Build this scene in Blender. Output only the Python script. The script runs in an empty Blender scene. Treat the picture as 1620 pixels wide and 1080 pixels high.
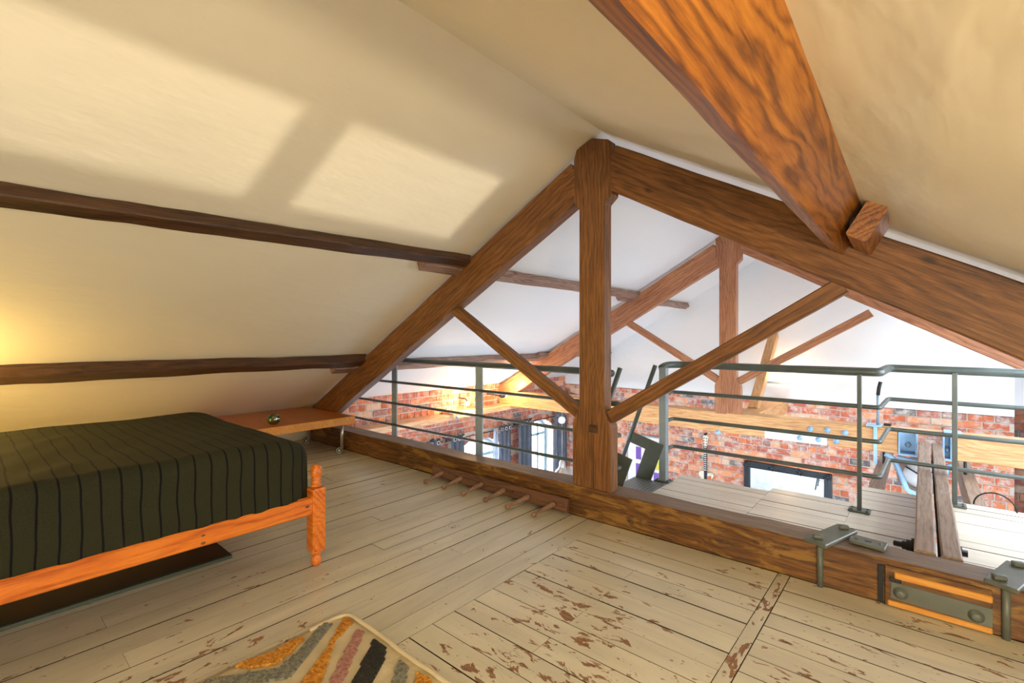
import bpy, bmesh, math, random
from mathutils import Vector, Matrix, noise
random.seed(7)
S = bpy.context.scene
COL = S.collection
PI = math.pi
# ------------------------------------------------------------------ camera, world, daylight, exposure
YAW = math.atan(650/758.)
cam = bpy.data.cameras.new('camera'); camo = bpy.data.objects.new('camera', cam); COL.objects.link(camo)
camo.rotation_euler = (PI/2, 0, YAW)
cam.sensor_width = 36; cam.lens = 36*758/1620.; cam.shift_y = -6/1620.
cam.clip_start = .02
S.camera = camo
w = bpy.data.worlds.new('sky'); S.world = w; w.use_nodes = True
bg = w.node_tree.nodes['Background']; bg.inputs[0].default_value = (.82, .90, 1, 1); bg.inputs[1].default_value = 2.2
S.view_settings.view_transform = 'Standard'; S.view_settings.look = 'None'
S.view_settings.gamma = 1; S.view_settings.use_curve_mapping = False
S.view_settings.exposure = 0.08

def area(name, loc, target, sx, sy, power, col):
    l = bpy.data.lights.new(name, 'AREA'); l.shape = 'RECTANGLE'; l.size = sx; l.size_y = sy
    l.energy = power; l.color = col
    o = bpy.data.objects.new(name, l); COL.objects.link(o); o.location = loc
    o.rotation_euler = (Vector(target)-Vector(loc)).to_track_quat('-Z', 'Y').to_euler()
    return o
def bulb(name, loc, power, col, r=.03):
    l = bpy.data.lights.new(name, 'POINT'); l.energy = power; l.color = col; l.shadow_soft_size = r
    o = bpy.data.objects.new(name, l); COL.objects.link(o); o.location = loc
    return o
def spot(name, loc, target, power, col, ang=100, r=.03):
    l = bpy.data.lights.new(name, 'SPOT'); l.energy = power; l.color = col; l.shadow_soft_size = r
    l.spot_size = math.radians(ang); l.spot_blend = .6
    o = bpy.data.objects.new(name, l); COL.objects.link(o); o.location = loc
    o.rotation_euler = (Vector(target)-Vector(loc)).to_track_quat('-Z', 'Y').to_euler()
    return o
DAY = (.80, .90, 1.0); WARM = (1.0, .62, .28); AMB = (1.0, .70, .38)
# daylight through the roof windows on the right slope (holes in ceiling_right, see below)
area('skylight_far', (1.55, 5.0, -.05), (-2.5, 5.5, -1.0), 2.6, 1.3, 85, DAY)
area('skylight_far.001', (1.0, 7.3, .35), (-2.5, 6.5, -.5), 1.0, 1.0, 50, DAY)
# daylight through the arched windows of the left wall
for i, (y, e) in enumerate([(3.75, 40), (5.75, 60), (7.5, 60)]):
    area('window_daylight', (-6.1, y, -2.4), (0, y, -2.2), 1.2, 1.7, e, DAY)
# added spot outside the right eaves, throws the light patches onto the left ceiling
sp = spot('ceiling_patch_spot', (8.0, 2.2, -3.36), (2.3, 1.7, -1.03), 2300, (1, .88, .66), 30, .05)
# loft lamps behind the viewer and by the head of the bed, added fill light before the solid front wall
bulb('bedside_bulb', (-4.25, -.42, -.30), 62, (1, .66, .17), .10)
bulb('ceiling_bulb', (.80, .2, -.2), 98, (1, .83, .50), .06)
area('front_fill', (.75, -2.92, -.35), (-.9, 2.8, -.5), 1.6, 1.2, 165, (1, .94, .84))
# added fill lights that brighten the lower room and its mirror image, no windows there
area('lower_room_fill', (1.9, 2.0, -2.6), (-3, 7, -2.9), 2.5, 1.6, 180, DAY)
area('lower_room_fill.001', (-1.5, -2.8, -2.6), (-2.5, 2, -3.9), 3.0, 1.6, 480, DAY)

# ------------------------------------------------------------------ materials
def mat(name):
    m = bpy.data.materials.new(name); m.use_nodes = True
    return m, m.node_tree.nodes, m.node_tree.links, m.node_tree.nodes['Principled BSDF']
def ramp(n, stops, interp='LINEAR'):
    r = n.new('ShaderNodeValToRGB'); r.color_ramp.interpolation = interp
    e = r.color_ramp.elements
    while len(e) < len(stops): e.new(.5)
    for k, (p, c) in zip(e, stops): k.position = p; k.color = (*c, 1) if len(c) == 3 else c
    return r
def nz(n, l, vec, scale, detail=4, dist=0, rough=.5):
    t = n.new('ShaderNodeTexNoise'); t.inputs['Scale'].default_value = scale; t.inputs['Detail'].default_value = detail
    t.inputs['Distortion'].default_value = dist; t.inputs['Roughness'].default_value = rough
    if vec: l.new(vec, t.inputs['Vector'])
    return t.outputs['Fac']
def mix(n, l, f, a, b, mode='MIX'):
    m = n.new('ShaderNodeMix'); m.data_type = 'RGBA'; m.blend_type = mode
    for i, v in ((0, f), (6, a), (7, b)):
        if isinstance(v, (int, float)): m.inputs[i].default_value = v
        elif isinstance(v, tuple): m.inputs[i].default_value = (*v, 1)
        else: l.new(v, m.inputs[i])
    return m.outputs[2]
def mth(n, l, op, a, b=0., clamp=False):
    m = n.new('ShaderNodeMath'); m.operation = op; m.use_clamp = clamp
    for i, v in ((0, a), (1, b)):
        if isinstance(v, (int, float)): m.inputs[i].default_value = v
        else: l.new(v, m.inputs[i])
    return m.outputs[0]
def mapping(n, l, src, scale, loc=(0, 0, 0), rot=(0, 0, 0), rnd=0):
    mp = n.new('ShaderNodeMapping'); mp.inputs['Scale'].default_value = scale; mp.inputs['Location'].default_value = loc
    mp.inputs['Rotation'].default_value = rot
    if rnd:
        oi = n.new('ShaderNodeObjectInfo'); cb = n.new('ShaderNodeCombineXYZ')
        v = mth(n, l, 'MULTIPLY', oi.outputs['Random'], rnd)
        for i in range(3): l.new(v, cb.inputs[i])
        ad = n.new('ShaderNodeVectorMath'); l.new(src, ad.inputs[0]); l.new(cb.outputs[0], ad.inputs[1]); src = ad.outputs[0]
    l.new(src, mp.inputs['Vector']); return mp.outputs[0]
def bump(n, l, b, h, strength=.3, dist=.005):
    bp = n.new('ShaderNodeBump'); bp.inputs['Strength'].default_value = strength; bp.inputs['Distance'].default_value = dist
    l.new(h, bp.inputs['Height']); l.new(bp.outputs[0], b.inputs['Normal'])
def flat(name, col, rough=.5, metal=0, em=0, emc=None, bmp=0):
    m, n, l, b = mat(name)
    b.inputs['Base Color'].default_value = (*col, 1); b.inputs['Roughness'].default_value = rough
    b.inputs['Metallic'].default_value = metal
    if em: b.inputs['Emission Color'].default_value = (*(emc or col), 1); b.inputs['Emission Strength'].default_value = em
    tc = n.new('ShaderNodeTexCoord'); f = nz(n, l, tc.outputs['Object'], 9, 5)
    r = ramp(n, [(.3, tuple(c*.82 for c in col)), (.7, tuple(min(1, c*1.08) for c in col))]); l.new(f, r.inputs[0]); l.new(r.outputs[0], b.inputs['Base Color'])
    if bmp: bump(n, l, b, nz(n, l, tc.outputs['Object'], 60, 3), bmp)
    return m
def wood(name, light, mid, dark, gs=1., rough=.5, figure=.5, wear=None, knots=True):
    """grain runs along the object's own x axis"""
    m, n, l, b = mat(name); tc = n.new('ShaderNodeTexCoord'); oc = tc.outputs['Object']
    v1 = mapping(n, l, oc, (1.6*gs, 30*gs, 30*gs), rnd=13)
    fine = nz(n, l, v1, 3.4, 9, .5, .7)
    big = nz(n, l, mapping(n, l, oc, (.9*gs, 4*gs, 4*gs), rnd=7), 1.6, 4, 1.0)
    warp = nz(n, l, mapping(n, l, oc, (1.1*gs, 4.5*gs, 4.5*gs), rnd=5), 1.3, 4, .5)
    sx = n.new('ShaderNodeSeparateXYZ'); l.new(oc, sx.inputs[0])
    u = mth(n, l, 'ADD', mth(n, l, 'MULTIPLY', sx.outputs[1], 210*gs), mth(n, l, 'MULTIPLY', sx.outputs[2], 150*gs))
    u = mth(n, l, 'ADD', u, mth(n, l, 'MULTIPLY', warp, 38))
    u = mth(n, l, 'ADD', u, mth(n, l, 'MULTIPLY', fine, 1.6))
    lines = mth(n, l, 'ADD', mth(n, l, 'MULTIPLY', mth(n, l, 'SINE', u), .5), .5)
    lines = mth(n, l, 'POWER', lines, .6)
    k = figure*.42
    f = mth(n, l, 'ADD', mth(n, l, 'MULTIPLY', fine, .75-k*.5), mth(n, l, 'MULTIPLY', lines, k))
    f = mth(n, l, 'ADD', f, mth(n, l, 'MULTIPLY', big, .30))
    f = mth(n, l, 'SUBTRACT', f, k*.28)
    r = ramp(n, [(.38, dark), (.53, mid), (.70, light)]); l.new(f, r.inputs[0]); c = r.outputs[0]
    if knots:
        vo = n.new('ShaderNodeTexVoronoi'); vo.inputs['Scale'].default_value = 1.5
        l.new(mapping(n, l, oc, (1.0, 2.2, 2.2), rnd=9), vo.inputs['Vector'])
        kr = ramp(n, [(.02, (1, 1, 1)), (.07, (0, 0, 0))]); l.new(vo.outputs['Distance'], kr.inputs[0])
        c = mix(n, l, mth(n, l, 'MULTIPLY', kr.outputs[0], .8), c, tuple(x*.3 for x in dark))
    if wear:
        wf = nz(n, l, mapping(n, l, oc, (1.6, 7, 7), rnd=3), 2.2, 8, .6, .65)
        wr = ramp(n, [(.52, (0, 0, 0)), (.60, (1, 1, 1))]); l.new(wf, wr.inputs[0])
        c = mix(n, l, mth(n, l, 'MULTIPLY', wr.outputs[0], .7), c, wear)
    l.new(c, b.inputs['Base Color']); b.inputs['Roughness'].default_value = rough
    bump(n, l, b, fine, .5, .004)
    return m
def plaster(name, col, k=.06):
    m, n, l, b = mat(name); g = n.new('ShaderNodeNewGeometry'); p = g.outputs['Position']
    f = nz(n, l, p, 1.1, 4, .3)
    r = ramp(n, [(.25, tuple(c*(1-k) for c in col)), (.75, col)]); l.new(f, r.inputs[0]); l.new(r.outputs[0], b.inputs['Base Color'])
    b.inputs['Roughness'].default_value = .62
    h = nz(n, l, mapping(n, l, p, (3, 1, 3)), 3.0, 3); bump(n, l, b, h, .35, .02)
    return m
def paintwood(name, axis, base, peel0, grime=.35):
    m, n, l, b = mat(name); g = n.new('ShaderNodeNewGeometry'); p = g.outputs['Position']
    sc = lambda k, w_: (k, k*w_, 1) if axis == 0 else (k*w_, k, 1)
    st = mapping(n, l, p, sc(1, 5), rnd=3)
    chip = mapping(n, l, p, sc(1, 2.3), rnd=3)
    fib = mapping(n, l, p, sc(1, 16), rnd=11)
    big = nz(n, l, p, 1.15, 3); mid = nz(n, l, p, 3.4, 3, .3)
    f1 = nz(n, l, chip, 8.5, 10, .6, .66); f3 = nz(n, l, fib, 5, 8, .3, .7); f2 = nz(n, l, chip, 30, 5, .3, .6)
    sx = n.new('ShaderNodeSeparateXYZ'); l.new(p, sx.inputs[0])
    mr = n.new('ShaderNodeMapRange'); l.new(sx.outputs[0], mr.inputs[0]); mr.inputs[1].default_value = -3; mr.inputs[2].default_value = .1
    mr.inputs[3].default_value = 0; mr.inputs[4].default_value = .07
    my = n.new('ShaderNodeMapRange'); l.new(sx.outputs[1], my.inputs[0]); my.inputs[1].default_value = 2.7; my.inputs[2].default_value = 1.2
    my.inputs[3].default_value = -.05; my.inputs[4].default_value = .01
    s = mth(n, l, 'ADD', f1, mth(n, l, 'MULTIPLY', mth(n, l, 'SUBTRACT', big, .5), .28))
    s = mth(n, l, 'ADD', s, mth(n, l, 'MULTIPLY', mth(n, l, 'SUBTRACT', mid, .5), .25))
    s = mth(n, l, 'ADD', s, mth(n, l, 'ADD', mr.outputs[0], my.outputs[0]))
    rp = ramp(n, [(peel0, (0, 0, 0)), (peel0+.008, (1, 1, 1))]); l.new(s, rp.inputs[0])
    spk = ramp(n, [(.685, (0, 0, 0)), (.70, (1, 1, 1))]); l.new(f2, spk.inputs[0])
    tone = ramp(n, [(.3, tuple(c*.80 for c in base)), (.65, base)]); l.new(nz(n, l, st, 1.6, 6, .5), tone.inputs[0])
    oi = n.new('ShaderNodeObjectInfo')
    tv = ramp(n, [(0, (.88, .87, .86)), (1, (1, 1, 1))]); l.new(oi.outputs['Random'], tv.inputs[0])
    c = mix(n, l, 1., tone.outputs[0], tv.outputs[0], 'MULTIPLY')
    gr = ramp(n, [(.54, (0, 0, 0)), (.72, (1, 1, 1))]); l.new(f3, gr.inputs[0])
    c = mix(n, l, mth(n, l, 'MULTIPLY', gr.outputs[0], grime), c, (.34, .26, .15))
    bare = ramp(n, [(.35, (.17, .075, .035)), (.65, (.36, .19, .10))]); l.new(f3, bare.inputs[0])
    c = mix(n, l, rp.outputs[0], c, bare.outputs[0])
    c = mix(n, l, mth(n, l, 'MULTIPLY', spk.outputs[0], .8), c, (.14, .07, .035))
    l.new(c, b.inputs['Base Color'])
    rr = mix(n, l, rp.outputs[0], (.30, .30, .30), (.7, .7, .7)); l.new(rr, b.inputs['Roughness'])
    h = mth(n, l, 'SUBTRACT', mth(n, l, 'MULTIPLY', f3, .4), rp.outputs[0]); bump(n, l, b, h, .3, .0015)
    return m
def brickmat(name, gain=1., pale=.35, sat=0):
    m, n, l, b = mat(name); oi = n.new('ShaderNodeObjectInfo'); g = n.new('ShaderNodeNewGeometry')
    rnd = mth(n, l, 'FRACT', mth(n, l, 'MULTIPLY', mth(n, l, 'ADD', oi.outputs['Random'], g.outputs['Random Per Island']), 7.31))
    cols = [(0, (.50, .13, .06)), (.3, (.62, .20, .09)), (.5, (.42, .12, .08)), (.68, (.70, .30, .15)), (.84, (.32, .14, .12)), (.93, (.14, .12, .13)), (.97, (.66, .42, .28))]
    r = ramp(n, [(p, tuple(min(1, x*gain) for x in c)) for p, c in cols], 'CONSTANT'); l.new(rnd, r.inputs[0])
    f = nz(n, l, g.outputs['Position'], 13, 6, .2, .6)
    sm = ramp(n, [(.44, (0, 0, 0)), (.66, (1, 1, 1))]); l.new(f, sm.inputs[0])
    c = mix(n, l, mth(n, l, 'MULTIPLY', sm.outputs[0], pale), r.outputs[0], (.72, .66, .60))
    dk = ramp(n, [(.28, (1, 1, 1)), (.40, (0, 0, 0))]); l.new(nz(n, l, g.outputs['Position'], 34, 4), dk.inputs[0])
    c = mix(n, l, mth(n, l, 'MULTIPLY', dk.outputs[0], .6), c, (.10, .04, .03))
    l.new(c, b.inputs['Base Color']); b.inputs['Roughness'].default_value = .85
    bump(n, l, b, f, .7, .012)
    return m

M = {}
M['plaster'] = plaster('ceiling_plaster', (.84, .775, .63))
M['plaster_far'] = plaster('white_plaster', (.86, .87, .88), .03)
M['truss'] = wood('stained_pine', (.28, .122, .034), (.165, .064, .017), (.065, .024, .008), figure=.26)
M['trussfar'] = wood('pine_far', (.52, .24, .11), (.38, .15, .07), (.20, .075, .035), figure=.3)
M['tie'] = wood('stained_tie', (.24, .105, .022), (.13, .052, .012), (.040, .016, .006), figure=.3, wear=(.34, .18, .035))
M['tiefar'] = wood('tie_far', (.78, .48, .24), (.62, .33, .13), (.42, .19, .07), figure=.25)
M['greywood'] = wood('weathered_top', (.30, .215, .155), (.20, .135, .09), (.09, .055, .035), figure=.2)
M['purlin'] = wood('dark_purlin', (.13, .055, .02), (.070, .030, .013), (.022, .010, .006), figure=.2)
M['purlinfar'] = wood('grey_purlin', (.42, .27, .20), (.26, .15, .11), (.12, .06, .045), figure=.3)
M['bigpurlin'] = wood('orange_purlin', (.37, .138, .014), (.23, .072, .006), (.09, .025, .003), figure=.48, gs=1.1, rough=.36)
M['joist'] = wood('joist_wood', (.36, .25, .18), (.27, .18, .125), (.14, .09, .06), figure=.25)
M['plate'] = wood('wall_plate', (.80, .56, .36), (.68, .42, .24), (.45, .24, .12), figure=.2)
M['pine'] = wood('orange_pine', (.78, .235, .022), (.66, .165, .014), (.44, .085, .007), figure=.4, rough=.3, gs=.8)
M['cherry'] = wood('bench_wood', (.62, .22, .035), (.50, .155, .022), (.34, .085, .012), figure=.3, rough=.28, gs=1.1, knots=False)
M['edge'] = wood('bench_edge', (.80, .40, .08), (.72, .32, .05), (.58, .22, .03), figure=.2, rough=.35, knots=False)
M['pegwood'] = wood('peg_wood', (.22, .105, .055), (.14, .062, .034), (.06, .026, .015), figure=.3, rough=.45)
M['peg'] = wood('turned_peg_wood', (.36, .22, .14), (.27, .15, .09), (.14, .07, .04), figure=.2, rough=.4, knots=False)
M['floor_y'] = paintwood('painted_boards_lengthwise', 1, (.72, .675, .53), .66, .34)
M['floor_x'] = paintwood('painted_boards_crosswise', 0, (.76, .70, .53), .642, .24)
M['plat'] = paintwood('landing_boards', 0, (.84, .77, .64), .80, .25)
M['strip'] = paintwood('peeled_strip', 1, (.76, .70, .53), .56, .2)
M['gap'] = flat('board_gap', (.030, .016, .008), .95)
M['brick'] = brickmat('brick_end_wall', 1.12, .75)
M['brick_left'] = brickmat('brick_side_wall', 1.1, .45)
M['brick_shade'] = brickmat('brick_recess_shaded', .42, .12)  # recess brick: its shade is put into the darker colour
M['mortar'] = flat('mortar', (.62, .56, .50), .9, bmp=.6)
M['mortar_shade'] = flat('mortar_recess_shaded', (.24, .18, .15), .9, bmp=.6)  # recess mortar, darkened to carry the shade in its colour
M['steel'] = flat('grey_green_steel', (.11, .135, .125), .38, .25)
M['steelblue'] = flat('grey_blue_steel', (.30, .39, .46), .45, .1)
M['clamp'] = flat('painted_clamp_steel', (.14, .155, .13), .42, .1, bmp=.15)
M['blue'] = flat('light_blue_steel', (.33, .55, .78), .4)
M['chrome'] = flat('chrome', (.62, .63, .62), .28, .85)
M['black'] = flat('black', (.012, .012, .013), .5)
M['blackboard'] = flat('black_panel', (.010, .011, .010), .35)
M['boardedge'] = flat('green_grey_edge', (.06, .075, .055), .5)
M['rubber'] = flat('rubber', (.03, .03, .03), .6)
M['white'] = flat('white_gloss', (.85, .86, .88), .4)
M['winframe'] = flat('window_frame_blue', (.45, .66, .80), .45)
M['copper'] = flat('copper', (.80, .30, .16), .3, .8)
M['curtain'] = flat('grey_curtain', (.19, .215, .27), .8, bmp=.3)
M['liner'] = flat('curtain_lining', (.55, .62, .74), .8)
M['mirror'] = flat('mirror_glass', (.94, .97, 1.0), .02, 1)
M['frame'] = flat('black_ornate', (.035, .045, .055), .35, .2)
M['cream'] = flat('guitar_cream', (.85, .80, .68), .3)
M['orange'] = flat('guitar_pickguard', (.55, .16, .05), .35)
M['purple'] = flat('poster_purple', (.20, .10, .50), .6)
M['yellow'] = flat('poster_yellow', (.80, .75, .10), .6)
M['poster'] = flat('poster_paper', (.85, .85, .90), .6)
M['rugbase'] = flat('rug_cream', (.62, .52, .33), .95, bmp=.8)
M['bulbglow'] = flat('lit_bulb', (1, .8, .5), .5, 0, 40, (1, .72, .36))
M['lowfloor'] = flat('lower_floor', (.66, .70, .76), .5)
m, n, l, b = mat('tread_plate'); b.inputs['Base Color'].default_value = (.20, .23, .24, 1); b.inputs['Metallic'].default_value = .6; b.inputs['Roughness'].default_value = .4; M['tread'] = m
m, n, l, b = mat('pane'); b.inputs['Base Color'].default_value = (1, 1, 1, 1); b.inputs['Roughness'].default_value = 0
b.inputs['Transmission Weight'].default_value = 1; b.inputs['IOR'].default_value = 1.02; M['glass'] = m
# blanket
m, n, l, b = mat('striped_blanket'); tc = n.new('ShaderNodeNewGeometry'); sx = n.new('ShaderNodeSeparateXYZ'); l.new(tc.outputs['Position'], sx.inputs[0])
wob = mth(n, l, 'MULTIPLY', mth(n, l, 'SUBTRACT', nz(n, l, tc.outputs['Position'], 3.2, 2), .5), .035)
u = mth(n, l, 'FRACT', mth(n, l, 'DIVIDE', mth(n, l, 'ADD', mth(n, l, 'ADD', sx.outputs[1], wob), 3.0-.167+.0325), .0645))
st = ramp(n, [(0, (0, 0, 0)), (.435, (0, 0, 0)), (.45, (1, 1, 1)), (.55, (1, 1, 1)), (.565, (0, 0, 0))]); l.new(u, st.inputs[0])
weave = nz(n, l, mapping(n, l, tc.outputs['Position'], (60, 260, 260)), 3, 3)
cr = ramp(n, [(.3, (.009, .010, .005)), (.7, (.036, .036, .017))]); l.new(weave, cr.inputs[0])
c = mix(n, l, st.outputs[0], cr.outputs[0], (.003, .003, .005))
l.new(c, b.inputs['Base Color']); b.inputs['Roughness'].default_value = .92
b.inputs['Specular IOR Level'].default_value = .2
bump(n, l, b, weave, .5, .002); M['blanket'] = m
def yarn(name, c1, c2):
    m, n, l, b = mat(name); g = n.new('ShaderNodeNewGeometry')
    r = ramp(n, [(0, c1), (1, c2)]); l.new(g.outputs['Random Per Island'], r.inputs[0]); l.new(r.outputs[0], b.inputs['Base Color'])
    b.inputs['Roughness'].default_value = .9
    return m
M['y_orange'] = yarn('orange_yarn', (.36, .13, .012), (.66, .30, .035))
M['y_grey'] = yarn('grey_yarn', (.12, .12, .10), (.26, .25, .20))
M['y_pink'] = yarn('pink_yarn', (.30, .13, .11), (.46, .24, .20))
M['y_black'] = yarn('black_yarn', (.012, .011, .010), (.03, .028, .025))
M['y_cream'] = yarn('cream_yarn', (.52, .42, .25), (.72, .62, .42))
m, n, l, b = mat('mosaic_glass'); tc = n.new('ShaderNodeTexCoord'); vo = n.new('ShaderNodeTexVoronoi'); vo.inputs['Scale'].default_value = 45; l.new(tc.outputs['Object'], vo.inputs['Vector'])
r = ramp(n, [(0, (.10, .02, .02)), (.3, (.03, .14, .05)), (.5, (.35, .20, .04)), (.7, (.05, .30, .25)), (.9, (.6, .6, .55))]); l.new(vo.outputs['Color'], r.inputs[0]); l.new(r.outputs[0], b.inputs['Base Color'])
b.inputs['Metallic'].default_value = .8; b.inputs['Roughness'].default_value = .12; bump(n, l, b, vo.outputs['Distance'], .4, .003); M['mosaic'] = m

# ------------------------------------------------------------------ builders
W = {}
def link(o, parent=None):
    COL.objects.link(o)
    mw = Matrix.Translation(o.location) @ o.rotation_euler.to_matrix().to_4x4()
    W[o] = mw
    if parent is not None:
        o.parent = parent; o.matrix_parent_inverse = W[parent].inverted()
    return o
def tag(o, label=None, cat=None, group=None, kind=None):
    if label: o['label'] = label
    if cat: o['category'] = cat
    if group: o['group'] = group
    if kind: o['kind'] = kind
    return o
def thing(name, loc, label=None, cat=None, group=None, kind=None, parent=None):
    o = bpy.data.objects.new(name, None); o.location = loc; o.empty_display_size = .1; link(o, parent)
    return tag(o, label, cat, group, kind)
def fin(name, bm, m, parent=None, smooth=False, origin=None):
    """mesh given in world coordinates; origin moved to the base of the mesh"""
    bmesh.ops.recalc_face_normals(bm, faces=bm.faces)
    if origin is None:
        xs = [v.co for v in bm.verts]
        lo = [min(c[i] for c in xs) for i in range(3)]; hi = [max(c[i] for c in xs) for i in range(3)]
        origin = Vector(((lo[0]+hi[0])/2, (lo[1]+hi[1])/2, lo[2]))
    origin = Vector(origin)
    for v in bm.verts: v.co -= origin
    me = bpy.data.meshes.new(name); bm.to_mesh(me); bm.free()
    for mm in (m if isinstance(m, (list, tuple)) else [m]): me.materials.append(mm)
    if smooth:
        for p in me.polygons: p.use_smooth = True
    o = bpy.data.objects.new(name, me); o.location = origin
    return link(o, parent)
def add_box(bm, lo, hi, bev=0, seg=1, mi=0):
    r = bmesh.ops.create_cube(bm, size=1)
    vs = r['verts']
    for v in vs: v.co = Vector([(lo[i]+hi[i])/2 + v.co[i]*(hi[i]-lo[i]) for i in range(3)])
    fs = list({f for v in vs for f in v.link_faces})
    for f in fs: f.material_index = mi
    if bev:
        es = list({e for v in vs for e in v.link_edges})
        bmesh.ops.bevel(bm, geom=es, offset=bev, segments=seg, affect='EDGES', profile=.6)
def box(name, lo, hi, m, parent=None, bev=.003, seg=1):
    bm = bmesh.new(); add_box(bm, lo, hi, bev, seg); return fin(name, bm, m, parent)
def frame_of(d, up=(0, 0, 1)):
    x = Vector(d).normalized(); u = Vector(up)
    if abs(x.dot(u)) > .98: u = Vector((0, 1, 0))
    y = u.cross(x).normalized(); z = x.cross(y)
    return Matrix((x, y, z)).transposed()
def beam(name, p0, p1, wid, hei, m, parent=None, seg=10, wob=.003, up=(0, 0, 1), bev=.006, topmat=None, seed=0, shift=(0, 0)):
    """timber whose local x is its length; rough faces come from small displaced rings"""
    p0 = Vector(p0); p1 = Vector(p1); L = (p1-p0).length; R3 = frame_of(p1-p0, up)
    bm = bmesh.new(); c = min(bev*1.3, .012); hw, hh = wid/2, hei/2
    prof = [(-hw+c, -hh), (0, -hh), (hw-c, -hh), (hw, -hh+c), (hw, 0), (hw, hh-c), (hw-c, hh), (0, hh), (-hw+c, hh), (-hw, hh-c), (-hw, 0), (-hw, -hh+c)]
    rings = []
    for i in range(seg+1):
        x = L*i/seg; ring = []
        for k, (a, b_) in enumerate(prof):
            q = Vector((x*2.1+seed*3.7, a*3, b_*3))
            q2 = Vector((x*7+seed, a*9+4, b_*9))
            d = (noise.noise(q)+.5*noise.noise(q2))*wob; e = (noise.noise(q+Vector((9, 3, 1)))+.5*noise.noise(q2+Vector((2, 7, 1))))*wob
            ring.append(bm.verts.new((x, a+shift[0]+d*2, b_+shift[1]+e*2)))
        rings.append(ring)
    N = len(prof)
    for i in range(seg):
        for k in range(N):
            f = bm.faces.new((rings[i][k], rings[i][(k+1) % N], rings[i+1][(k+1) % N], rings[i+1][k]))
            if topmat and k in (6, 7): f.material_index = 1
    bm.faces.new(rings[0][::-1]); bm.faces.new(rings[-1])
    bmesh.ops.recalc_face_normals(bm, faces=bm.faces)
    me = bpy.data.meshes.new(name); bm.to_mesh(me); bm.free(); me.materials.append(m)
    if topmat: me.materials.append(topmat)
    o = bpy.data.objects.new(name, me); o.location = p0; o.rotation_euler = R3.to_euler()
    return link(o, parent)
def prism(name, pts, thick, m, parent=None, axis=1, at=0., bev=.0, mat_rot=None):
    """polygon pts given in the plane normal to axis, extruded by thick along +axis from at"""
    bm = bmesh.new(); vs = []
    for a, b_ in pts:
        co = [0, 0, 0]; o_ = [i for i in range(3) if i != axis]
        co[o_[0]] = a; co[o_[1]] = b_; co[axis] = at; vs.append(bm.verts.new(co))
    f = bm.faces.new(vs); r = bmesh.ops.extrude_face_region(bm, geom=[f]); d = [0, 0, 0]; d[axis] = thick
    bmesh.ops.translate(bm, verts=[g for g in r['geom'] if isinstance(g, bmesh.types.BMVert)], vec=d)
    if bev: bmesh.ops.bevel(bm, geom=list(bm.edges), offset=bev, segments=1, affect='EDGES')
    return fin(name, bm, m, parent)
def add_tube(bm, pts, r, sides=10, cap=True):
    pts = [Vector(p) for p in pts]; rings = []; pn = None
    for i, p in enumerate(pts):
        d = (pts[min(i+1, len(pts)-1)]-pts[max(i-1, 0)]).normalized()
        if pn is None:
            up = Vector((0, 0, 1)) if abs(d.z) < .9 else Vector((0, 1, 0)); a = d.cross(up).normalized()
        else: a = (pn - d*pn.dot(d)).normalized()
        pn = a; b_ = d.cross(a); rr = r[i] if isinstance(r, (list, tuple)) else r
        rings.append([bm.verts.new(p+(a*math.cos(t)+b_*math.sin(t))*rr) for t in [2*PI*k/sides for k in range(sides)]])
    for i in range(len(rings)-1):
        for k in range(sides): bm.faces.new((rings[i][k], rings[i][(k+1) % sides], rings[i+1][(k+1) % sides], rings[i+1][k]))
    if cap: bm.faces.new(rings[0][::-1]); bm.faces.new(rings[-1])
def fillet(pts, r=.04, n=5):
    pts = [Vector(p) for p in pts]; out = [pts[0]]
    for i in range(1, len(pts)-1):
        a, b_, c = pts[i-1], pts[i], pts[i+1]; rr = min(r, (a-b_).length/2.1, (c-b_).length/2.1)
        s = b_+(a-b_).normalized()*rr; e = b_+(c-b_).normalized()*rr
        for k in range(n+1):
            t = k/n; out.append(s.lerp(b_, t).lerp(b_.lerp(e, t), t))
    out.append(pts[-1]); return out
def tube(name, pts, r, m, parent=None, sides=10, fl=0):
    bm = bmesh.new(); add_tube(bm, fillet(pts, fl) if fl else pts, r, sides); return fin(name, bm, m, parent, True)
def add_lathe(bm, c, prof, sides=20, ax=(0, 0, 1)):
    c = Vector(c); R3 = Vector(ax).to_track_quat('Z', 'Y').to_matrix(); rings = []
    for r, z in prof:
        rings.append([bm.verts.new(c+R3@Vector((r*math.cos(2*PI*k/sides), r*math.sin(2*PI*k/sides), z))) for k in range(sides)])
    for i in range(len(rings)-1):
        for k in range(sides): bm.faces.new((rings[i][k], rings[i][(k+1) % sides], rings[i+1][(k+1) % sides], rings[i+1][k]))
    bm.faces.new(rings[0][::-1]); bm.faces.new(rings[-1])
def lathe(name, c, prof, m, parent=None, sides=20, ax=(0, 0, 1), smooth=True):
    bm = bmesh.new(); add_lathe(bm, c, prof, sides, ax); return fin(name, bm, m, parent, smooth)
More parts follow.
